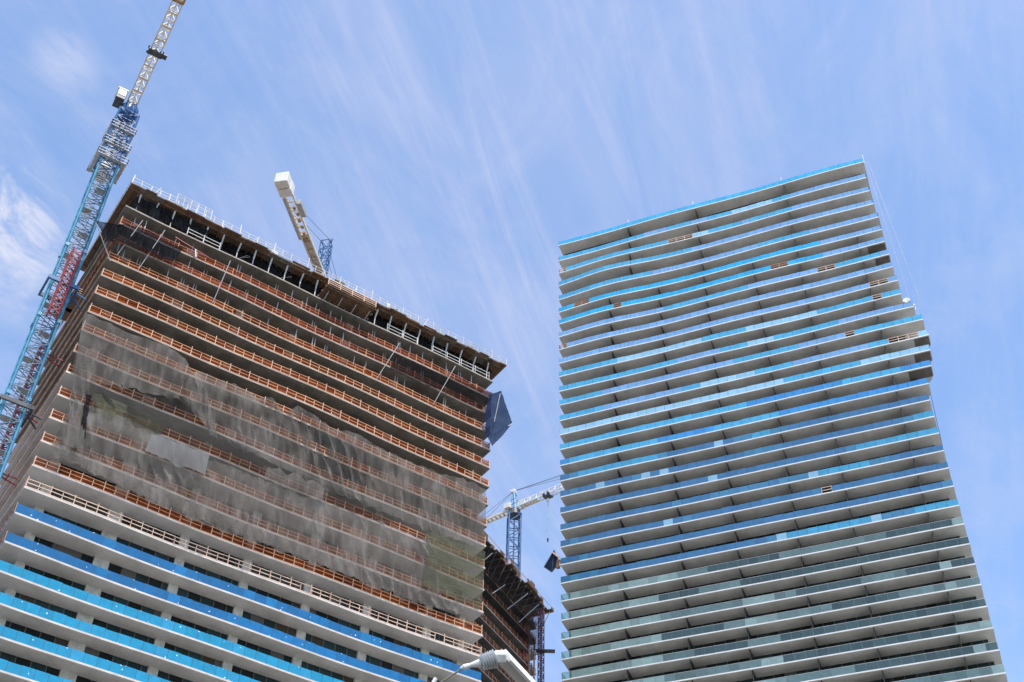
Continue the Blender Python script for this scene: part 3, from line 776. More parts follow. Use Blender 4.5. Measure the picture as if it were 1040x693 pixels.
m_.build('mast', ['crane_cyan', 'crane_brace'], C1)
m_ = MB()
for k in range(int((top1 - 13) / .55)):
    m_.bar(ux * -.3 + uy * .8 + UZ * (k * .55 + 1), ux * .3 + uy * .8 + UZ * (k * .55 + 1), .05)
for s in (-.3, .3): m_.bar(ux * s + uy * .8 + UZ * .5, ux * s + uy * .8 + UZ * (top1 - 13), .07)
for k in range(int((top1 - 14) / 4.4)):
    box_at(m_, ux * (.3 if k % 2 else -.4) + uy * .3 + UZ * (3 + k * 4.4), ux, uy, UZ, 1.2, 1.1, .05)
m_.build('ladder', 'steel_galv', C1)
m_ = MB(); mast(m_, top1 - 13, top1 - 2.0, 2.7, 1.8, .24, .11, double=True); m_.build('climbing_frame', 'crane_blue', C1)
m_ = MB()
for z, w in ((top1 - 13.2, 4.1), (top1 - 10.2, 3.6), (top1 - 6.5, 3.4)):
    for sgn in (-1, 1):
        box_at(m_, ux * sgn * (w / 2 - .3) + UZ * z, ux, uy, UZ, .45, w, .08); box_at(m_, uy * sgn * (w / 2 - .3) + UZ * (z + .081), ux, uy, UZ, w, .45, .08)
        for h in (.55, 1.1):
            m_.bar(ux * sgn * w / 2 - uy * w / 2 + UZ * (z + h), ux * sgn * w / 2 + uy * w / 2 + UZ * (z + h), .07)
            m_.bar(uy * sgn * w / 2 - ux * w / 2 + UZ * (z + h), uy * sgn * w / 2 + ux * w / 2 + UZ * (z + h), .07)
        for k in range(5):
            m_.bar(ux * sgn * w / 2 + uy * (w * (k / 4 - .5)) + UZ * z, ux * sgn * w / 2 + uy * (w * (k / 4 - .5)) + UZ * (z + 1.1), .06)
            m_.bar(uy * sgn * w / 2 + ux * (w * (k / 4 - .5)) + UZ * z, uy * sgn * w / 2 + ux * (w * (k / 4 - .5)) + UZ * (z + 1.1), .06)
m_.build('work_platform', 'steel_galv', C1)
m_ = MB(); m_.tube(UZ * (top1 - 2), UZ * (top1 - 1.2), 1.2, 1.4, 20); m_.tube(UZ * (top1 - 1.19), UZ * (top1 - .1), 1.4, 1.3, 20); m_.build('slewing_ring', 'crane_blue', C1)
# jib direction from the survey
jp0 = on_z(138, 108, top1 + .4); jp1 = on_z(187, 0, top1 + .4); jd = (jp1 - jp0); jd.z = 0; jd.normalize(); js = jd.cross(UZ)
m_ = MB(); J0 = UZ * (top1 + .5) - jd * .4; m_.setm(0)
lattice(m_, J0, J0 + jd * 20, 1.35, 1.5, .17, .08, tri=True, h=1.5); m_.setm(1); lattice(m_, J0 + jd * 20, J0 + jd * 22.2, 1.4, 1.1, .3, .25, tri=True, h=1.5); m_.setm(0)
lattice(m_, J0 + jd * 22.2, J0 + jd * 46, 1.35, 1.5, .17, .08, tri=True, h=1.5)
for k in range(9): box_at(m_, J0 + jd * (1.2 + k * 2.4), jd, js, UZ, .35, 1.3, .12)
m_.build('jib', ['crane_cream', 'crane_rust'], C1)
m_ = MB(); J1 = J0 - jd * 1; lattice(m_, J1, J1 - jd * 13, 1.5, 1.6, .2, .09, h=.6); m_.build('counter_jib', 'crane_cream', C1)
for k in range(3):
    m_ = MB(); box_at(m_, J1 - jd * (9.5 + k * 1.15) - UZ * .9, jd, js, UZ, 1.05, 1.9, 2.4); m_.build('counterweight', 'counterweight_white', C1)
tq = on_z(160, 55, top1 + .2) - base; tl = (tq - J0).dot(jd)
m_ = MB(); box_at(m_, J0 + jd * tl - UZ * .35, jd, js, UZ, 1.0, 1.9, .25)
for sg in (-1, 1):
    for k in (-.45, .45): m_.tube(J0 + jd * (tl + k) + js * sg * 1.0 - UZ * .1 - js * .1, J0 + jd * (tl + k) + js * sg * 1.0 - UZ * .1 + js * .1, .22, .22, 10)
box_at(m_, J0 + jd * tl - js * 1.3 - UZ * .3, jd, js, UZ, .8, .7, .12)
m_.build('trolley', 'steel_dark', C1)
cq = at_dist(126, 101, D1) - base; m_ = MB(); cc = Vector((cq.x, cq.y, top1 + .2)) if False else -js * -1 
side = js if (at_dist(126, 101, D1) - at_dist(138, 105, D1)).dot(js) > 0 else -js
cc = side * 1.75 + jd * .8 + UZ * (top1 + .3)
box_at(m_, cc, jd, js, UZ, 2.0, 1.2, 1.9); m_.build('cab', 'steel_dark', C1)
m_ = MB(); box_at(m_, cc + UZ * 1.05, jd, js, UZ, 2.2, 1.4, .18); box_at(m_, cc + jd * 1.02 + UZ * .25, jd, js, UZ, .06, 1.05, 1.2); m_.build('cab_roof', 'steel_white', C1)
# collar and joint frames on the mast
for (px_, py_, mt) in ((44, 290, 'crane_blue'), (8, 416, 'steel_dark')):
    z = at_dist(px_, py_, D1).z; m_ = MB()
    for sg in (-1, 1): box_at(m_, ux * sg * 1.75 + UZ * z, ux, uy, UZ, .25, 3.8, .5); box_at(m_, uy * sg * 1.75 + UZ * z, ux, uy, UZ, 3.2, .25, .5)
    m_.bar(ux * 1.8 + UZ * z, ux * 3.2 + uy * 1.5 + UZ * z, .18); m_.bar(ux * 1.8 + uy * -.8 + UZ * z, ux * 3.2 + uy * -.5 + UZ * z, .18)
    m_.build('tie_collar', mt, C1)
# red lattice lift track on the crane's building side
dz0, dz1 = at_dist(54, 320, D1 - 2).z, at_dist(80, 256, D1 - 2).z
rp0 = at_dist(56, 313, D1 - 2) ; rp0.z = 0; rp0 = rp0 - base
m_ = MB()
for c in (-.55, .55):
    for e_ in (-.5, .5): m_.bar(rp0 + ux * c + uy * e_ + UZ * dz0, rp0 + ux * c + uy * e_ + UZ * dz1, .15)
n = int((dz1 - dz0) / .9)
for k in range(n):
    z = dz0 + k * .9
    for e_ in (-.5, .5):
        m_.bar(rp0 + ux * -.55 + uy * e_ + UZ * z, rp0 + ux * .55 + uy * e_ + UZ * (z + .9), .09); m_.bar(rp0 + ux * .55 + uy * e_ + UZ * z, rp0 + ux * -.55 + uy * e_ + UZ * (z + .9), .09)
    for c in (-.55, .55): m_.bar(rp0 + ux * c + uy * -.5 + UZ * z, rp0 + ux * c + uy * .5 + UZ * (z + .9), .09)
m_.build('lift_track', 'hoist_red', C1)
m_ = MB(); m_.bar(UZ * .3, UZ * .3, .1); 
bb = MB(); box_at(bb, UZ * .15, ux, uy, UZ, 5, 5, .3); bb.build('base_block', 'pier_concrete', C1)
# slack cable beside mast
m_ = MB(); ca = at_dist(116, 165, D1 - 1) - base; cb_ = at_dist(84, 265, D1 - 1) - base; m_.tube(ca, cb_, .035, .035, 6); m_.build('cable', 'steel_dark', C1)

# ---- hoist masts
def hoist(label, px_top, px_mid, D, w, mat, seg, ties, group='hoist masts', name='hoist_mast'):
    P = at_dist(*px_mid, D); zt = at_dist(*px_top, D).z; b0 = Vector((P.x, P.y, 0))
    o = thing(name, label, 'hoist mast', tuple(b0), 0, group)
    m_ = MB(); mast(m_, .004, zt, w, seg, w * .2, w * .1); m_.build('mast', mat, o)
    return o, b0, zt
# push the left hoist against the end wall (1.2 m off it)
best = None
for k in range(200):
    D = 108 + k * .1; q = LF.loc(at_dist(27.7, 400, D))
    if best is None or abs(q.y - 5.5) < best[0]: best = (abs(q.y - 5.5), D)
H1, hb, hz = hoist('red lattice hoist mast climbing the left end wall of the left tower', (46, 352), (27.7, 400), best[1], .9, 'hoist_red', .9, ())
for k in range(5):
    z = hz - 1 - k * 9; m_ = MB(); m_.bar(UZ * z, LF.x * 2.6 + UZ * z, .12); m_.bar(LF.y * .4 + UZ * z, LF.x * 2.6 + LF.y * 1.3 + UZ * z, .12); m_.bar(UZ * z + LF.x * 1.2 - LF.y * .5, UZ * z + LF.x * 1.2 + LF.y * 1.0, .12); m_.build('wall_tie', 'hoist_red', H1)
H2, hb2, hz2 = hoist('dark red hoist mast rising against the sky between the two towers', (550, 621), (549.5, 660), 212, .8, 'hoist_purple', .8, ())
zt_ = at_dist(549, 663, 212).z
m_ = MB(); box_at(m_, Vector((.8, -.6, zt_)), Vector((1, 0, 0)), Vector((0, 1, 0)), UZ, 3.6, 1.2, .12); m_.bar(Vector((-1.5, 0, zt_ - .6)), Vector((2.6, -.5, zt_ + .3)), .14); m_.bar(Vector((-1.5, 0, zt_ + .6)), Vector((.5, 0, zt_ + .6)), .14)
m_.build('landing', 'steel_dark', H2)

# ---- crane 2: counter jib showing above the deck
D2 = 146.0
b2_ = at_dist(329, 262, D2); b2_.z = 0
zr = at_dist(329, 284, D2).z
C2 = thing('tower_crane', 'crane behind the left tower, cream counter-jib and white counterweights over the top deck', 'crane', tuple(b2_), 0)
k0 = on_z(327, 282, zr); k1 = on_z(291, 192, zr); kd = (k1 - k0); kd.z = 0; KL = kd.length; kd.normalize(); ks = kd.cross(UZ)
m_ = MB(); mast(m_, ZD, zr - .5, 2.2, 1.8, .24, .1, kd, ks); m_.build('mast', 'crane_blue', C2)
K0 = k0 - b2_ ; K0.z = zr
m_ = MB()
m_.setm(0)
for sg in (-1, 1): box_at(m_, K0 + kd * KL / 2 + ks * sg * .62, kd, ks, UZ, KL, .22, .5)
m_.setm(0)
for k in range(11):
    box_at(m_, K0 + kd * (KL * (k + .5) / 11), kd, ks, UZ, .18, 1.1, .16)
    m_.bar(K0 + kd * (KL * k / 11) - ks * .55, K0 + kd * (KL * (k + 1) / 11) + ks * .55, .1)
m_.setm(1)
box_at(m_, K0 + kd * KL * .25 + UZ * .27, kd, ks, UZ, KL * .5, 1.02, .05); 
m_.setm(2)
for k in range(6): box_at(m_, K0 + kd * (KL * (.45 + k * .07)) + ks * random.uniform(-.3, .3) - UZ * .1, kd, ks, UZ, .5, .4, .3)
m_.build('counter_jib', ['crane_cream', 'counterweight_white', 'crane_rust'], C2)
for k in range(2):
    m_ = MB(); box_at(m_, K0 + kd * (KL + .1 + k * 1.65) - UZ * .1, kd, ks, UZ, 1.5, 2.1, 2.2); o = m_.build('counterweight', 'counterweight_white', C2)
    bv = o.modifiers.new('b', 'BEVEL'); bv.width = .12; bv.segments = 2
m_ = MB()
for k in range(2):
    for h in (0.5, 1.2): m_.bar(K0 + kd * KL * .45 + (ks * 1.25) + UZ * h, K0 + kd * KL * .9 + ks * 1.25 + UZ * h, .07)
for k in range(5): m_.bar(K0 + kd * KL * (.45 + .11 * k) + ks * 1.25, K0 + kd * KL * (.45 + .11 * k) + ks * 1.25 + UZ * 1.2, .07)
box_at(m_, K0 + kd * KL * .68 + ks * 1.0, kd, ks, UZ, KL * .46, .5, .06)
m_.build('walkway', 'steel_galv', C2)
m_ = MB(); box_at(m_, K0 + kd * KL * .78 - ks * 1.15, kd, ks, UZ, 2.8, .7, 1.0); m_.build('winch_box', 'steel_galv', C2)
m_ = MB(); q = K0 + kd * KL * .9 + ks * .9 ; m_.tube(q, q + UZ * 1.8 + ks * .8, .05, .05, 6); m_.tube(q + UZ * .8, q + UZ * 1.1, .3, .3, 10); m_.build('beacon', 'steel_galv', C2)
zt2 = at_dist(331, 247, D2).z
m_ = MB()
HB = [(-.75, -.75), (.75, -.75), (.75, .75), (-.75, .75)]
n = 4
for k in range(n):
    za, zb = zr - .4 + (zt2 - zr + .4) * k / n, zr - .4 + (zt2 - zr + .4) * (k + 1) / n
    for i in range(4):
        p = kd * HB[i][0] + ks * HB[i][1]; q = kd * HB[(i + 1) % 4][0] + ks * HB[(i + 1) % 4][1]
        m_.bar(p + UZ * za, p + UZ * zb, .2); m_.bar(p + UZ * za, q + UZ * zb, .1); m_.bar(p + UZ * zb, q + UZ * zb, .12)
for sg in (-1, 1): m_.bar(ks * sg * .75 + UZ * zt2, ks * sg * .9 + UZ * (zt2 + .9), .22)
m_.build('tower_head', 'crane_blue', C2)
for sg in (-1, 1):
    m_ = MB(); m_.tube(ks * sg * .8 + UZ * (zt2 + .3), K0 + kd * KL * .78 + ks * sg * .6 + UZ * .3, .035, .035, 6); m_.build('pendant_cable', 'steel_dark', C2)
m_ = MB(); lattice(m_, K0 - kd * 2.6, K0 - kd * 42, 1.3, 1.6, .16, .08, tri=True, h=1.4); m_.build('jib', 'crane_cream', C2)
m_ = MB(); m_.tube(UZ * (zt2 + .2), K0 - kd * 26 + UZ * 1.5, .03, .03, 6); m_.tube(ks * .6 + UZ * (zt2 + .2), K0 - kd * 14 + UZ * 1.5, .03, .03, 6); m_.build('pendant_cable', 'steel_dark', C2)

# ---- crane 3: hammerhead between the towers
D3 = 236.0
b3 = at_dist(521.5, 560, D3); b3.z = 0
zj3 = at_dist(521, 520, D3).z
C3 = thing('tower_crane', 'distant blue hammerhead crane with cream jib standing in the gap between the towers', 'crane', tuple(b3), 0)
j0 = on_z(519, 520, zj3); j1 = on_z(567, 500, zj3); d3 = (j1 - j0); d3.z = 0; d3.normalize(); s3 = d3.cross(UZ)
rx = Vector((math.cos(R(8)), math.sin(R(8)), 0)); ry = Vector((-math.sin(R(8)), math.cos(R(8)), 0))
m_ = MB(); mast(m_, .3, zj3 - 1.2, 2.7, 2.5, .34, .15, rx, ry); m_.bar(UZ * 1, UZ * (zj3 - 1.5), .3); m_.build('mast', 'crane_blue', C3)
m_ = MB(); box_at(m_, UZ * .15, rx, ry, UZ, 6, 6, .3); m_.build('base_block', 'pier_concrete', C3)
m_ = MB(); m_.tube(UZ * (zj3 - 1.19), UZ * (zj3 + .3), 1.6, 1.35, 18); m_.build('slewing_ring', 'steel_dark', C3)
J = UZ * (zj3 + .7)
m_ = MB(); lattice(m_, J + d3 * 1.2, J + d3 * 46, 1.25, 1.7, .22, .11, tri=True, h=1.7); m_.setm(1)
for k in range(6): box_at(m_, J + d3 * (2.2 + k * .8), d3, s3, UZ, .7, 1.1, .14)
m_.build('jib', ['steel_white', 'crane_cream'], C3)
m_ = MB()
for sg in (-1, 1): box_at(m_, J - d3 * 8.4 + s3 * sg * .6, d3, s3, UZ, 14, .25, .55)
for k in range(12): box_at(m_, J - d3 * (1.9 + k * 1.15), d3, s3, UZ, .6, .95, .14)
m_.build('counter_jib', 'crane_cream', C3)
for k in range(3):
    m_ = MB(); box_at(m_, J - d3 * (12.5 + k * 1.1) - UZ * .9, d3, s3, UZ, 1.0, 1.7, 2.2); m_.build('counterweight', 'counterweight_white', C3)
zt3 = at_dist(517, 499, D3).z
m_ = MB()
for sx, sy in ((-1, -1), (1, -1), (1, 1), (-1, 1)): m_.bar(J + d3 * sx * .9 + s3 * sy * .7 - UZ * .3, Vector((0, 0, zt3)) + d3 * (sx * .15 - .3) + s3 * sy * .25, .24)
for k in range(3):
    t_ = (k + 1) / 4; zz = zj3 + .4 + (zt3 - zj3) * t_; w_ = .9 * (1 - t_) + .15
    m_.bar(d3 * w_ + s3 * w_ * .8 + UZ * zz, -d3 * w_ + s3 * w_ * .8 + UZ * zz, .14); m_.bar(d3 * w_ - s3 * w_ * .8 + UZ * zz, -d3 * w_ - s3 * w_ * .8 + UZ * zz, .14)
m_.build('tower_head', 'crane_cyan', C3)
m_ = MB(); m_.tube(UZ * (zt3) + s3 * -.5 - d3 * .3, UZ * zt3 + s3 * .5 - d3 * .3, .45, .45, 14); box_at(m_, UZ * (zt3 + .4) - d3 * .6, d3, s3, UZ, 1.4, .9, .35); m_.build('sheave', 'steel_white', C3)
m_ = MB(); sd = s3 if s3.x > 0 else -s3
box_at(m_, J + sd * 1.2 + d3 * 1.0 + UZ * 1.6, d3, s3, UZ, 1.7, 1.2, 1.9); o = m_.build('cab', 'steel_white', C3)
w_ = MB(); box_at(w_, J + sd * 1.2 + d3 * 1.87 + UZ * 1.6, d3, s3, UZ, .06, .95, 1.1); w_.build('cab_window', 'window_dark', o)
m_ = MB(); box_at(m_, J - sd * .9 - d3 * 1.3 + UZ * .9, d3, s3, UZ, 1.6, 1.0, 1.4); m_.build('winch_box', 'counterweight_white', C3)
for e_, dd in ((22, 1), (34, 1), (44, 1), (9, -1), (13.5, -1)):
    m_ = MB(); m_.tube(Vector((0, 0, zt3 + .2)) - d3 * .3, J + d3 * dd * e_ + UZ * (1.7 if dd > 0 else .3), .04, .04, 6); m_.build('pendant_cable', 'steel_dark', C3)
tq = on_z(558.5, 506, zj3 + .5) - b3; tl = tq.dot(d3)
m_ = MB(); box_at(m_, J + d3 * tl - UZ * .35, d3, s3, UZ, 1.8, 1.5, .3)
for a in (-.6, .6):
    for sg in (-1, 1): m_.tube(J + d3 * (tl + a) + s3 * (sg * .85 - .1), J + d3 * (tl + a) + s3 * (sg * .85 + .1), .35, .35, 10)
m_.build('trolley', 'steel_dark', C3)
tz = J + d3 * tl; P_ = tz + b3; zb_ = at_dist(558.5, 547, math.hypot(P_.x, P_.y)).z
m_ = MB()
for a in (-.18, .18): m_.tube(tz + d3 * a - UZ * .5, Vector((tz.x, tz.y, zb_)) + d3 * a * .4, .05, .05, 6)
m_.build('hoist_rope', 'steel_galv', C3)
m_ = MB(); box_at(m_, tz - UZ * 1.3, d3, s3, UZ, .5, .4, .8); m_.build('rope_guide', 'counterweight_white', C3)
m_ = MB(); hk = Vector((tz.x, tz.y, zb_)); box_at(m_, hk - UZ * .35, d3, s3, UZ, .35, .2, .7); m_.bar(hk - UZ * .7, hk - UZ * 1.1, .1); m_.bar(hk - UZ * 1.1, hk - UZ * 1.0 + d3 * .25, .1); m_.build('hook', 'steel_dark', C3)

# ================================================================== RIGHT TOWER EXTRAS
# tilted blue screen off the left edge
i22 = min(range(len(ZR)), key=lambda q_: abs(ZR[q_] - RF.front(568, 573).z))
sc_o = RF.world(0, .3, ZR[i22] + .3)
sc = thing('debris_screen', 'tilted navy mesh screen sticking out from the left edge of the right tower', 'screen', tuple(sc_o), RF.a)
PP = [RF.front(x, y, .4) - Vector((0, .3, ZR[i22] + .3)) for x, y in ((563, 559.5), (553, 576.5), (560.5, 581.5), (568.5, 572))]
m_ = MB(); nrm = Vector((0, .03, 0)); m_.hexa([PP[0] - nrm, PP[1] - nrm, PP[2] - nrm, PP[3] - nrm, PP[0] + nrm, PP[1] + nrm, PP[2] + nrm, PP[3] + nrm]); m_.build('panel', 'net_navy', sc)
m_ = MB()
for a, b2 in ((0, 1), (1, 2), (2, 3), (0, 3), (0, 2)): m_.bar(PP[a] - nrm * 3, PP[b2] - nrm * 3, .16 if (a, b2) == (0, 1) else .09)
m_.build('frame', 'steel_dark', sc)
m_ = MB(); qq = [RF.front(x, y, .2) - Vector((0, .3, ZR[i22] + .3)) for x, y in ((561, 561), (567.5, 566), (569, 575))]
m_.bar(qq[0], qq[1], .25); m_.bar(qq[1] - UZ * .2, qq[2], .22); m_.build('bracket', 'timber_pale', sc)
m_ = MB(); m_.bar(qq[1] - UZ * .6, qq[2] - UZ * .3 - Vector((.4, 0, 0)), .5); m_.build('ballast', 'plywood_brown', sc)
# materials stacked on the step of the right edge
i11 = 11; bx0 = WR[11] - 2.2
st = thing('hoist_winch', 'white and brown roof winch standing on the stepped right edge of the right tower', 'winch', tuple(RF.world(bx0 + 1.35, 1.0, ZR[11] + .002)), RF.a)
m_ = MB(); m_.box(-.55, .5, -.5, .6, 0, 1.9); m_.build('casing', 'plywood_brown', st)
m_ = MB(); m_.tube((0, -.55, 2.15), (0, .6, 2.15), .55, .55, 14); m_.box(-.65, .6, -.55, .65, 1.9, 2.0); m_.build('drum', 'steel_white', st)
m_ = MB(); m_.bar((.5, 0, 1.9), (1.1, 0, 1.1), .14); m_.bar((1.1, 0, 1.1), (1.0, 0, .1), .12); m_.box(.7, 1.1, -.2, .2, .9, 1.15); m_.build('arm', 'steel_white', st)
# suspension ropes down the right end
for k, (dx, lab) in enumerate(((.5, 'pale suspension rope hanging down the right edge of the right tower, nearer its balconies'), (1.25, 'pale suspension rope hanging down the right edge of the right tower, farther from its balconies'))):
    m_ = MB(); m_.tube((0, 0, 0), (2.0 if k else .9, 0, ZR[11] - ZR[0] + (0 if k else 1)), .028, .028, 6)
    o = m_.build('suspension_rope', 'steel_galv'); o.location = RF.world(59.5 + dx * .6, .2, ZR[0]); o.rotation_euler = (0, 0, RF.a); tag(o, lab, 'rope', 'ropes on the right tower')

# ================================================================== UTILITY POLE ARM, bottom of the view
DP = 9.0
E0 = at_dist(508, 667, DP)
d = ray(548, 708); 
dirp = (at_dist(560, 722, DP * 1.14) - E0)
armB = E0 + dirp.normalized() * 3.2
pb = Vector((armB.x, armB.y, 0))
UP = thing('utility_pole', 'white utility pole arm with a ribbed insulator at the bottom edge of the view', 'utility pole', tuple(pb), 0)
dv = (armB - E0).normalized(); sv = dv.cross(Fv).normalized(); tv = sv.cross(dv)
m_ = MB(); box_at(m_, (E0 + armB) / 2 - pb, dv, sv, tv, (armB - E0).length, .078, .10); o = m_.build('arm', 'pole_beige', UP)
# sunlit side of the arm put into colour: added pale strip on the beige
if sv.dot(Rv) < 0: sv = -sv
m_ = MB(); box_at(m_, (E0 + armB) / 2 + sv * .052 - Fv * .02 - pb, dv, sv, tv, (armB - E0).length - .06, .024, .11); m_.build('arm_lit_strip', 'pole_white', UP)
m_ = MB(); box_at(m_, E0 - pb, Rv, Uv, Fv, .10, .08, .12); o = m_.build('end_cap', 'pole_white', UP); bv = o.modifiers.new('b', 'BEVEL'); bv.width = .018; bv.segments = 3
I0 = at_dist(503, 669, DP); I1 = at_dist(488, 673.5, DP)
m_ = MB(); m_.tube(I0 - pb, I1 - pb, .048, .045, 16); m_.build('insulator_core', 'steel_galv', UP)
m_ = MB()
for k in range(6):
    c = I0.lerp(I1, (k + .5) / 6); dd = (I1 - I0).normalized(); m_.tube(c - dd * .008 - pb, c + dd * .004 - pb, .078 - .002 * k, .064 - .002 * k, 20)
m_.build('insulator', 'insulator_grey', UP)
I2 = at_dist(477, 676, DP); I3 = at_dist(471, 678, DP)
m_ = MB(); m_.tube(I1 - pb, I2 - pb, .035, .016, 12); m_.tube(I2 - pb, I3 - pb, .02, .024, 12); m_.tube(I3 - pb, I3 + (I3 - I2) * .6 - pb, .02, .009, 12); m_.build('clamp', 'pole_white', UP)
m_ = MB(); m_.tube((0, 0, 0), (0, 0, armB.z + .3), .22, .14, 18); m_.build('pole', 'pole_beige', UP)
W0 = I3; W1 = at_dist(441, 690, DP + .1); W2 = at_dist(380, 722, DP + .3)
m_ = MB(); prev = W0
for k in range(1, 13):
    t_ = k / 12; q = W0.lerp(W2, t_) - UZ * .05 * math.sin(math.pi * t_); m_.tube(prev - W0, q - W0, .008, .008, 6); prev = q
o = m_.build('overhead_wire', 'wire_brown'); o.location = W0; tag(o, 'thin brown overhead wire running down left from the ribbed insulator', 'wire')
hk = thing('wire_clamp', 'small white and dark clamp on the overhead wire at the bottom edge', 'clamp', tuple(W0.lerp(W2, .335)), 0)
m_ = MB(); m_.tube((-.01, 0, -.02), (.015, 0, .03), .014, .018, 10); m_.build('cap', 'pole_white', hk); m_ = MB(); m_.tube((-.02, 0, -.035), (-.07, 0, -.09), .03, .012, 10); m_.tube((.0, 0, -.035), (.05, 0, -.09), .025, .012, 10); m_.build('jaw', 'steel_dark', hk)

# ================================================================== WORKER on the deck
q = LF.front(396, 306, -.0)
wp = LF.world(q.x, .25, ZD)
def person(loc, yaw, label):
    J = {'pel': (0, 0, .95, .15), 'wst': (0, 0, 1.12, .14), 'chs': (0, .01, 1.35, .17), 'nck': (0, 0, 1.50, .06), 'hd': (0, 0, 1.60, .09), 'hd2': (0, .01, 1.70, .095),
         'shl': (-.19, 0, 1.42, .065), 'ell': (-.27, -.05, 1.16, .05), 'hal': (-.2, -.28, 1.12, .035), 'shr': (.19, 0, 1.42, .065), 'elr': (.27, -.05, 1.16, .05), 'har': (.2, -.28, 1.10, .035),
         'hpl': (-.10, 0, .88, .1), 'knl': (-.12, -.02, .5, .07), 'anl': (-.12, .02, .08, .05), 'tol': (-.13, -.14, .05, .04), 'hpr': (.10, 0, .88, .1), 'knr': (.12, -.03, .5, .07), 'anr': (.13, .02, .08, .05), 'tor': (.14, -.14, .05, .04)}
    Eg = [('pel', 'wst'), ('wst', 'chs'), ('chs', 'nck'), ('nck', 'hd'), ('hd', 'hd2'), ('chs', 'shl'), ('shl', 'ell'), ('ell', 'hal'), ('chs', 'shr'), ('shr', 'elr'), ('elr', 'har'), ('pel', 'hpl'), ('hpl', 'knl'), ('knl', 'anl'), ('anl', 'tol'), ('pel', 'hpr'), ('hpr', 'knr'), ('knr', 'anr'), ('anr', 'tor')]
    ks_ = list(J); me = bpy.data.meshes.new('person'); me.from_pydata([J[k][:3] for k in ks_], [(ks_.index(a), ks_.index(b2)) for a, b2 in Eg], [])
    o = bpy.data.objects.new('person', me); COL.objects.link(o); o.location = loc; o.rotation_euler = (0, 0, yaw)
    sk = o.modifiers.new('skin', 'SKIN')
    for i, k in enumerate(ks_): me.skin_vertices[0].data[i].radius = (J[k][3], J[k][3])
    me.skin_vertices[0].data[0].use_root = True
    o.modifiers.new('ss', 'SUBSURF').levels = 2; o.modifiers['ss'].render_levels = 2; me.materials.append(MATS['vest'])
    tag(o, label, 'person')
    m_ = MB(); m_.tube((0, 0, 1.70), (0, 0, 1.80), .13, .10, 14); m_.tube((0, 0, 1.80), (0, 0, 1.84), .10, .04, 14); m_.tube((0, -.03, 1.69), (0, -.03, 1.70), .16, .16, 14); m_.build('hard_hat', 'hardhat', o)
person(wp, LF.a, 'small worker in pale vest and dark hard hat at the top deck rail')
q = LF.front(345, 287, 0)
gb = thing('tool_crate', 'small dark crate on the edge of the top deck right of the cream counter-jib', 'crate', tuple(LF.world(q.x, -.05, ZD + .002)), LF.a)
m_ = MB(); m_.box(-.7, .7, -.2, .5, 0, .8); m_.build('case', 'steel_dark', gb); m_ = MB(); m_.box(-.75, .75, -.23, .55, .81, .9); m_.build('lid', 'steel_galv', gb)

# ================================================================== SKY, SUN, CAMERA
W = bpy.data.worlds.new('World'); S.world = W; W.use_nodes = True; nt = W.node_tree
bg = nt.nodes['Background']
SUN_EL, SUN_AZ = R(64), R(155)       # azimuth clockwise from +Y (view direction)
sky = N(nt, 'ShaderNodeTexSky', sky_type='NISHITA'); sky.sun_disc = False; sky.sun_elevation = SUN_EL; sky.sun_rotation = SUN_AZ
sky.air_density = 1.0; sky.dust_density = .6; sky.ozone_density = 3.0; sky.altitude = 0
hs = N(nt, 'ShaderNodeHueSaturation'); hs.inputs['Saturation'].default_value = 1.0; hs.inputs['Value'].default_value = 1.0
nt.links.new(sky.outputs[0], hs.inputs['Color'])
tc = N(nt, 'ShaderNodeTexCoord')
# project directions on a high cloud plane
sp = N(nt, 'ShaderNodeSeparateXYZ'); nt.links.new(tc.outputs['Generated'], sp.inputs[0])
mxz = N(nt, 'ShaderNodeMath', operation='MAXIMUM'); mxz.inputs[1].default_value = .06; nt.links.new(sp.outputs[2], mxz.inputs[0])
dx_ = N(nt, 'ShaderNodeMath', operation='DIVIDE'); dy_ = N(nt, 'ShaderNodeMath', operation='DIVIDE')
nt.links.new(sp.outputs[0], dx_.inputs[0]); nt.links.new(mxz.outputs[0], dx_.inputs[1]); nt.links.new(sp.outputs[1], dy_.inputs[0]); nt.links.new(mxz.outputs[0], dy_.inputs[1])
cv = N(nt, 'ShaderNodeCombineXYZ'); nt.links.new(dx_.outputs[0], cv.inputs[0]); nt.links.new(dy_.outputs[0], cv.inputs[1])
_vr = N(nt, 'ShaderNodeVectorRotate', rotation_type='Z_AXIS'); _vr.inputs['Angle'].default_value = R(18); nt.links.new(cv.outputs[0], _vr.inputs['Vector'])
def cloud(rot, scale, nscale, lo, hi, detail=8, rough=.55, dist=.6, offs=(0, 0, 0)):
    mp = N(nt, 'ShaderNodeMapping'); mp.inputs['Rotation'].default_value = (0, 0, rot); mp.inputs['Scale'].default_value = scale; mp.inputs['Location'].default_value = offs
    nt.links.new(_vr.outputs[0], mp.inputs['Vector'])
    n = N(nt, 'ShaderNodeTexNoise'); n.inputs['Scale'].default_value = nscale; n.inputs['Detail'].default_value = detail; n.inputs['Roughness'].default_value = rough; n.inputs['Distortion'].default_value = dist
    nt.links.new(mp.outputs[0], n.inputs['Vector'])
    mr = N(nt, 'ShaderNodeMapRange', interpolation_type='SMOOTHSTEP'); mr.inputs['From Min'].default_value = lo; mr.inputs['From Max'].default_value = hi
    nt.links.new(n.outputs['Fac'], mr.inputs['Value']); return mr.outputs[0]
def mathn(op, a, b2):
    n = N(nt, 'ShaderNodeMath', operation=op)
    for i, q_ in enumerate((a, b2)):
        if isinstance(q_, (int, float)): n.inputs[i].default_value = q_
        else: nt.links.new(q_, n.inputs[i])
    return n.outputs[0]
streak = cloud(0, (3.2, .5, 1), 2.4, .42, .80, 10, .68, 1.6)
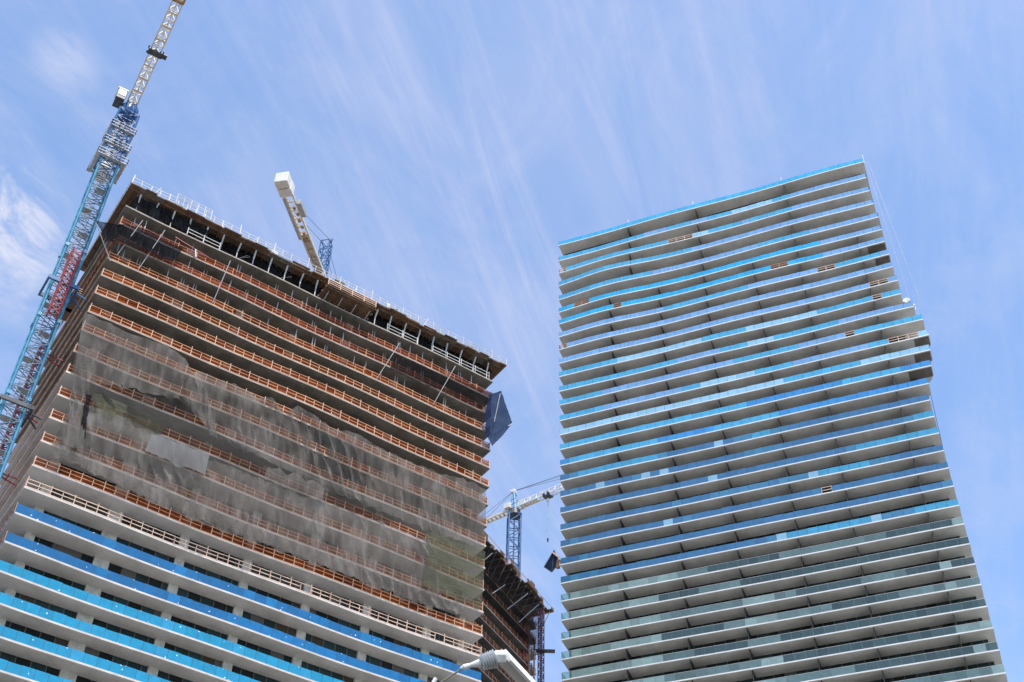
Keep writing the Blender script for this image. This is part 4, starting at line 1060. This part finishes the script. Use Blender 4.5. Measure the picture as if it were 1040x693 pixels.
broad = cloud(0, (1, .7, 1), 1.3, .35, .75, 5, .5, .3, (3, 1, 0))
fine = cloud(0, (9, .7, 1), 2.6, .42, .72, 11, .7, 1.3, (5, 2, 0))
wisps = mathn('ADD', mathn('MULTIPLY', mathn('MULTIPLY', streak, mathn('ADD', broad, .3)), .19), mathn('MULTIPLY', mathn('MULTIPLY', fine, mathn('ADD', broad, .35)), .20))
patch_ = cloud(0, (2.6, 1.6, 1), 2.2, .38, .72, 10, .68, .8, (8, 4, 0))
veil = mathn('ADD', mathn('MULTIPLY', broad, .22), mathn('MULTIPLY', patch_, .26))
# puffy cloud patch at the left edge
cdir = ray(18, 228).normalized(); cpx, cpy = cdir.x / cdir.z, cdir.y / cdir.z
def blob(px_, py_, rx_, ry_, amt):
    c = ray(px_, py_).normalized(); mp = N(nt, 'ShaderNodeVectorMath', operation='SUBTRACT'); nt.links.new(cv.outputs[0], mp.inputs[0]); mp.inputs[1].default_value = (c.x / c.z, c.y / c.z, 0)
    sc_ = N(nt, 'ShaderNodeVectorMath', operation='MULTIPLY'); nt.links.new(mp.outputs[0], sc_.inputs[0]); sc_.inputs[1].default_value = (1 / rx_, 1 / ry_, 0)
    ln = N(nt, 'ShaderNodeVectorMath', operation='LENGTH'); nt.links.new(sc_.outputs[0], ln.inputs[0])
    mr = N(nt, 'ShaderNodeMapRange', interpolation_type='SMOOTHSTEP'); mr.inputs['From Min'].default_value = 1; mr.inputs['From Max'].default_value = .1; nt.links.new(ln.outputs['Value'], mr.inputs['Value'])
    puff = cloud(0, (1.3, .8, 1), 11, .40, .66, 10, .65, .6, (px_ * .01, 2, 0))
    return mathn('MULTIPLY', mathn('MULTIPLY', mr.outputs[0], puff), amt)
cl = mathn('ADD', wisps, veil)
pf_ = mathn('MINIMUM', mathn('ADD', blob(12, 226, .10, .13, 1.25), mathn('ADD', blob(66, 62, .045, .05, .5), blob(20, 290, .10, .10, .4))), .9)
cl = mathn('MINIMUM', cl, .9)
mixc = N(nt, 'ShaderNodeMix', data_type='RGBA'); nt.links.new(cl, mixc.inputs[0]); nt.links.new(hs.outputs[0], mixc.inputs[6])
CLOUD = (2.15, 2.3, 3.0, 1)
mixc.inputs[7].default_value = CLOUD
mix2 = N(nt, 'ShaderNodeMix', data_type='RGBA'); nt.links.new(pf_, mix2.inputs[0]); nt.links.new(mixc.outputs[2], mix2.inputs[6]); mix2.inputs[7].default_value = (2.5, 2.6, 3.1, 1)
nt.links.new(mix2.outputs[2], bg.inputs['Color']); bg.inputs['Strength'].default_value = .15

sl = bpy.data.lights.new('sun', 'SUN'); sl.energy = 2.7; sl.angle = R(.53); sl.color = (1, .95, .87)
so = bpy.data.objects.new('sun', sl); COL.objects.link(so)
sd_ = Vector((math.sin(SUN_AZ) * math.cos(SUN_EL), math.cos(SUN_AZ) * math.cos(SUN_EL), math.sin(SUN_EL)))
so.rotation_euler = sd_.to_track_quat('Z', 'Y').to_euler(); so.location = (0, -20, 60)

cd = bpy.data.cameras.new('camera'); cam = bpy.data.objects.new('camera', cd); COL.objects.link(cam)
cd.sensor_width = 36; cd.lens = FPX / OW * 36; cd.clip_end = 6000; cd.clip_start = .1
mw = Matrix((Rv, Uv, -Fv)).transposed().to_4x4(); mw.translation = EYE; cam.matrix_world = mw
S.camera = cam
S.view_settings.view_transform = 'Standard'; S.view_settings.look = 'None'; S.view_settings.gamma = 1; S.view_settings.use_curve_mapping = False
S.view_settings.exposure = 1.06
S.cycles.transparent_max_bounces = 16
